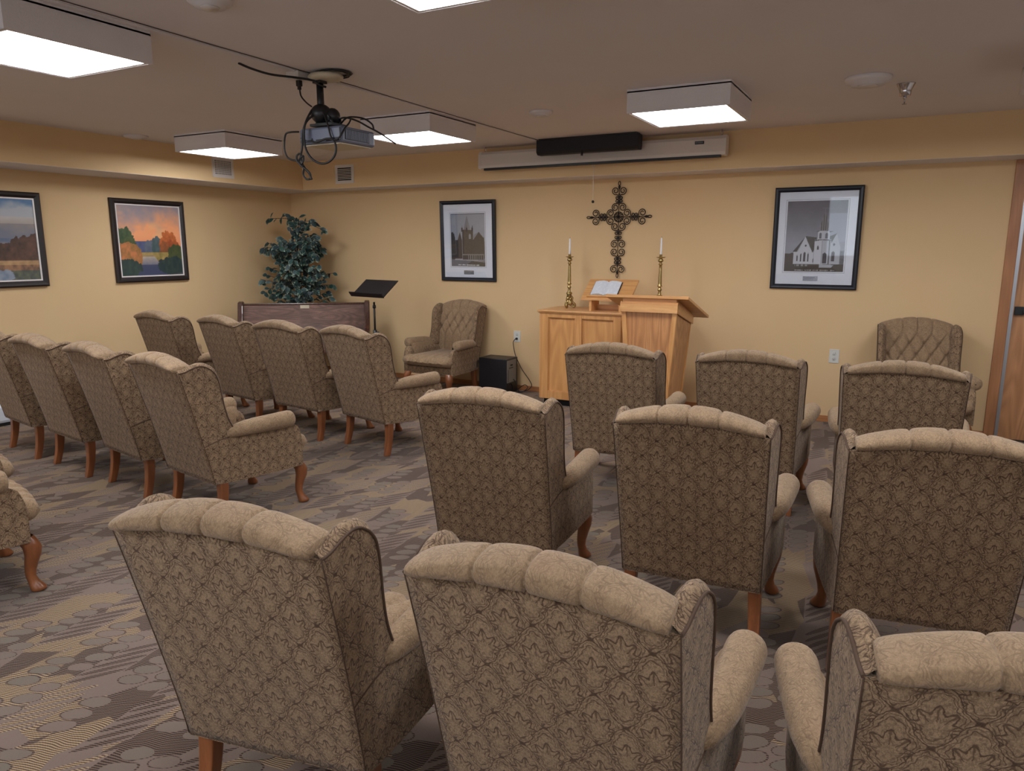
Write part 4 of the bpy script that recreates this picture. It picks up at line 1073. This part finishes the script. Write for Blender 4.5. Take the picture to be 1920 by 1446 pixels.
# ---------------------------------------------------------------- pew (set diagonally across the corner)
def pew():
    Lx, Ly, Rx, Ry = .36, -1.19, 1.43, -.36
    ang = math.atan2(Ry-Ly, Rx-Lx); L = math.hypot(Rx-Lx, Ry-Ly)/2
    t = empty('church_pew', ((Lx+Rx)/2, (Ly+Ry)/2, 0), ang)
    b = MB(); b.hexa([(-L+.02, -.10, .40), (L-.02, -.10, .40), (L-.02, -.06, .40), (-L+.02, -.06, .40)], [(-L+.02, .02, .885), (L-.02, .02, .885), (L-.02, .05, .885), (-L+.02, .05, .885)])
    b.build('back_rest', PEW, t, bevel=.004)
    b = MB(); b.box(-L+.02, L-.02, .012, .058, .878, .900); b.build('top_rail', PEWD, t, bevel=.006)
    b = MB(); b.hexa([(-L+.02, -.44, .395), (L-.02, -.44, .395), (L-.02, -.08, .375), (-L+.02, -.08, .375)], [(-L+.02, -.44, .43), (L-.02, -.44, .43), (L-.02, -.08, .41), (-L+.02, -.08, .41)]); b.build('seat', PEW, t, bevel=.006)
    for s in (-1, 1):
        b = MB(); out = [(.03, 0), (.09, 0), (.075, .5), (.095, .75), (.085, .88), (.06, .915), (.02, .925), (-.03, .915), (-.045, .88), (-.07, .80), (-.10, .72), (-.14, .66), (-.24, .60), (-.34, .585), (-.42, .57), (-.46, .53), (-.455, .47), (-.43, .40), (-.42, .2), (-.44, 0), (-.37, 0), (-.25, .08), (-.05, .08)]
        n = len(out); x0, x1 = s*L-.028, s*L+.028
        b.add([(x0, y, z) for y, z in out]+[(x1, y, z) for y, z in out], [tuple(range(n)), tuple(range(n, 2*n))]+[(i, (i+1) % n, (i+1) % n+n, i+n) for i in range(n)])
        b.build('pew_end', PEWD, t, bevel=.010)
    b = MB(); x = .0; b.box(x-.05, x+.045, .004, .022, .842, .876)
    o = b.build('brass_plate', IVORY, t)
    o.rotation_euler = (0, 0, 0)
    tag(t, 'short dark walnut church pew set across the corner, small brass plate on its back', 'pew')
pew()

# ---------------------------------------------------------------- ficus
def ficus():
    rnd = random.Random(11); t = empty('potted_ficus', (.56, -.50, 0))
    b = MB(); b.lathe([(0, 0), (.13, 0), (.15, .02), (.18, .26), (.185, .30), (.165, .30), (.16, .26), (0, .25)], n=28); b.build('basket', TERRA, t)
    stems = MB()
    for k in range(3):
        a = k*2.1; stems.tube(cr([(.02*math.cos(a), .02*math.sin(a), .24), (.03*math.cos(a+1), .03*math.sin(a+1), .6), (.02*math.cos(a+2), .02*math.sin(a+2), 1.0), (.025*math.cos(a+3), .03*math.sin(a+3), 1.5)], 5), .011, 7)
    lv = []; lf = []; lc = []
    def leaf(p, d, n, L, W):
        d = d.normalized(); s = d.cross(n).normalized(); n2 = s.cross(d).normalized(); k = len(lv)
        g = rnd.random(); blue = rnd.random()
        core = mixc((10, 30, 34), (24, 66, 58), g); core = mixc(core, (22, 46, 72), blue*.4); edge = (150, 168, 150)
        T = [(0, 0), (.18, .62), (.42, 1), (.70, .72), (1, 0)]
        rows = []
        for a, w_ in T:
            cen = p+d*(L*a)-n2*(L*.22*a*a)
            rows.append([cen-s*W*w_+n2*W*.18*w_, cen-s*W*w_*.84+n2*W*.08*w_, cen, cen+s*W*w_*.84+n2*W*.08*w_, cen+s*W*w_+n2*W*.18*w_])
        for ri, r in enumerate(rows):
            for ci, v in enumerate(r):
                lv.append(tuple(v)); e = ci in (0, 4) or ri in (4,)
                lc.append(edge if e else (mixc(core, (120, 150, 130), .18) if ci == 2 and 0 < ri < 4 else core))
        for i in range(4):
            for j in range(4): lf.append((k+i*5+j, k+i*5+j+1, k+(i+1)*5+j+1, k+(i+1)*5+j))
    def branch(base, tip, nleaf, sag=.05, L=.088):
        mid = (base+tip)/2+Vector((0, 0, sag)); pts = cr([base, mid, tip], 6); stems.tube(pts, .0028, 5)
        for i in range(nleaf):
            q = .25+.75*(i+.5)/nleaf; j = min(len(pts)-2, int(q*(len(pts)-1))); p = pts[j].lerp(pts[j+1], rnd.random())
            tdir = (pts[j+1]-pts[j]).normalized(); sd = Vector((rnd.uniform(-1, 1), rnd.uniform(-1, .8), rnd.uniform(-1.5, .1)))
            d = tdir*.6+sd; nn = Vector((rnd.uniform(-.2, 1.0), rnd.uniform(-1.4, -.2), .45)); l_ = L*rnd.uniform(.75, 1.15)
            leaf(p, d, nn, l_, l_*.31)
    # crown: irregular column, x limited by the left wall
    for k in range(105):
        z = rnd.uniform(.80, 1.62); f = (.93-.18*max(0, 1.1-z))*(1-.40*max(0, (z-1.5)/.15))-.22*max(0, (.95-z)/.2)
        a = rnd.uniform(0, 2*PI); R = rnd.uniform(.20, .43)*f*(1.0 if rnd.random() > .2 else 1.15)
        tip = Vector((R*math.cos(a)*1.08, R*math.sin(a)*.85, z+rnd.uniform(-.05, .08)))
        if tip.x < -.50: tip.x = -.50
        if tip.y > .42: tip.y = .42
        base = Vector((.02*math.cos(a), .02*math.sin(a), max(.6, z-rnd.uniform(.12, .25))))
        branch(base, tip, rnd.randint(7, 10))
    top = Vector((0, 0, 1.48))
    for tip, mid in (((-.33, -.10, 1.83), (-.06, 0, 1.80)), ((-.20, .02, 1.88), (-.03, 0, 1.80)), ((.05, 0, 1.84), (.02, 0, 1.66)), ((.22, .05, 1.80), (.06, 0, 1.76)), ((.36, .06, 1.70), (.14, 0, 1.74)), ((.0, 0, 1.84), (-.02, 0, 1.66)), ((-.05, -.05, 1.70), (0, 0, 1.6))):
        pts = cr([top, Vector(mid), Vector(tip)], 7); stems.tube(pts, .003, 5)
        for i in range(11):
            p = pts[min(len(pts)-1, 4+i*(len(pts)-4)//10)]; leaf(p, Vector((rnd.uniform(-1, 1), rnd.uniform(-.6, .6), rnd.uniform(-.8, .6))), Vector((rnd.uniform(-.5, .5), -1, .4)), rnd.uniform(.080, .105), .024)
    stems.build('stems', STEM, t, merge=False)
    me = bpy.data.meshes.new('foliage'); me.from_pydata(lv, [], lf)
    at = me.color_attributes.new('paint', 'FLOAT_COLOR', 'POINT'); at.data.foreach_set('color', [c for k in lc for c in (*lin([q/255 for q in k]), 1)])
    me.materials.append(LEAF); o = bpy.data.objects.new('foliage', me); C.objects.link(o); o.parent = t
    tag(t, 'tall artificial ficus with dark green cream-edged leaves behind the pew', 'plant')
ficus()

# ---------------------------------------------------------------- music stand
t = empty('music_stand', (1.995, -.93, 0)); th_ = -.20
b = MB()
for k in range(3):
    a = 2*PI*k/3+.4; b.tube([(.012*math.cos(a), .012*math.sin(a), .20), (.11*math.cos(a), .11*math.sin(a), .12), (.23*math.cos(a), .23*math.sin(a), .01)], .009, 6)
b.build('tripod_base', BLACK, t, merge=False)
b = MB(); b.tube([(0, 0, .10), (0, 0, .66)], .014, 12); b.tube([(0, 0, .62), (0, 0, .96)], .010, 12); b.lathe([(.0, .60), (.021, .60), (.021, .675), (.0, .675)], n=14); b.lathe([(0, .90), (.018, .90), (.016, .93), (.0, .93)], n=12); b.build('pole', BLACK, t, merge=False)
b = MB(); b.tube([(.018, -.01, .645), (.050, -.02, .645)], .006, 8); b.lathe([(0, 0), (.019, 0), (.019, .014), (0, .014)], n=12)
k = len(b.v)-48; b.v[k:] = [(.050+v[2], -.022+v[0], .645+v[1]) for v in b.v[k:]]; b.build('clamp_knob', BLACK, t, merge=False)
dk = Matrix.Translation((0, 0, 0)) @ Matrix.Rotation(th_, 4, 'Z') @ Matrix.Translation((-.0, -.085, 1.022)) @ Matrix.Rotation(math.radians(38), 4, 'X')
b = MB(); b.box(-.25, .25, 0, .25, -.004, .004, dk); b.box(-.045, .045, .05, .16, -.02, -.004, dk); b.build('desk', BLACK, t, merge=False)
b = MB(); b.box(-.255, .255, -.006, 0, -.006, .045, dk); b.box(-.255, .255, -.004, .002, .043, .050, dk); b.build('lip', BLACK, t)
tag(t, 'black music stand with tilted desk between the pew and the tufted armchair', 'music stand')

# ---------------------------------------------------------------- subwoofer, outlets, heater
t = empty('subwoofer', (3.035, -.20, 0), .0)
x0, x1, y0, y1, z1 = -.165, .165, -.13, .115, .375
t.rotation_euler = (0, 0, 0)
b = MB(); b.box(x0, x1, y0, y1, .008, z1); b.build('cabinet', BLACK, t, bevel=.006)
b = MB(); b.box(x1-.002, x1+.004, y0+.012, y1-.04, .125, z1-.018); b.build('amplifier_panel', PANELG, t)
b = MB()
for k in range(9): b.box(x1+.003, x1+.007, y0+.025, y0+.033, .14+.014*k, .148+.014*k)
b.box(x1+.003, x1+.010, y0+.08, y0+.12, .30, .312); b.box(x1+.003, x1+.010, y0+.05, y0+.13, .275, .28); b.build('panel_controls', DARK, t, merge=False)
b = MB(); b.lathe([(.05, 0), (.045, .004), (.036, 0), (.034, -.05), (0, -.05)], n=24); b.v = [(x1+.001+v[2], y0+.085+v[0], .065+v[1]) for v in b.v]; b.build('bass_port', DARK, t)
tag(t, 'black box subwoofer on the floor by the back wall, beside the facing armchair', 'subwoofer')
def outlet(x, z, lab):
    t = empty('wall_outlet', (x, 0, z)); boxo('cover_plate', PLATE, -.040, .040, -.007, 0, -.060, .060, t, bevel=.003)
    for s in (-1, 1):
        b = MB(); b.lathe([(0, -.0095), (.016, -.0095), (.018, -.006)], n=18); b.v = [(v[0], v[2], v[1]+s*.022) for v in b.v]; o = b.build('receptacle', PLATE, t)
        b = MB()
        for dx in (-.007, .005): b.box(dx, dx+.003, -.0105, -.009, s*.022+.001, s*.022+.010)
        b.box(-.003, .003, -.0105, -.009, s*.022-.010, s*.022-.005); b.build('slots', DARK, o, merge=False)
    tag(t, lab, 'outlet', 'wall outlets')
outlet(3.152, .577, 'white wall outlet with a black plug in it, above the subwoofer')
outlet(6.250, .584, 'white wall outlet with nothing plugged in, left of the chair near the door')
b = MB()
b.tube(cr([(3.152, -.012, .555), (3.150, -.035, .553), (3.135, -.045, .535), (3.130, -.05, .50), (3.160, -.055, .38), (3.24, -.06, .24), (3.335, -.07, .13), (3.365, -.08, .075), (3.33, -.10, .03), (3.27, -.12, .012), (3.22, -.14, .010), (3.24, -.12, .045), (3.30, -.11, .085), (3.335, -.11, .06), (3.30, -.13, .02), (3.26, -.15, .012), (3.24, -.17, .06), (3.225, -.18, .12), (3.205, -.19, .15)], 7), .0042, 7)
b.ball((3.152, -.018, .555), .014, 10, (1, 1, .9)); q = b.build('power_cord', CORD, merge=False); tag(q, 'black power cord hanging from the wall outlet down to the subwoofer', 'cord')
t = empty('baseboard_heater', (0, -4.2, 0)); b = MB(); prof = [(.0, .03), (.055, .03), (.062, .05), (.062, .16), (.045, .185), (.0, .21)]
b.grid([[(x, s*.95, z) for x, z in prof] for s in (-1, 1)], False, False, True); b.f += [(0, 1, 2, 3, 4, 5), (6, 7, 8, 9, 10, 11)]; b.sm += [False]*2; b.build('heater_cover', HEAT, t)
b = MB(); b.box(.016, .05, -.94, .94, 0, .03); b.build('painted_shadow_strip', DARK, t)  # near-black block stands in for the shadow beneath the heater
tag(t, 'white metal baseboard heater low on the left wall at the photo edge', 'heater')
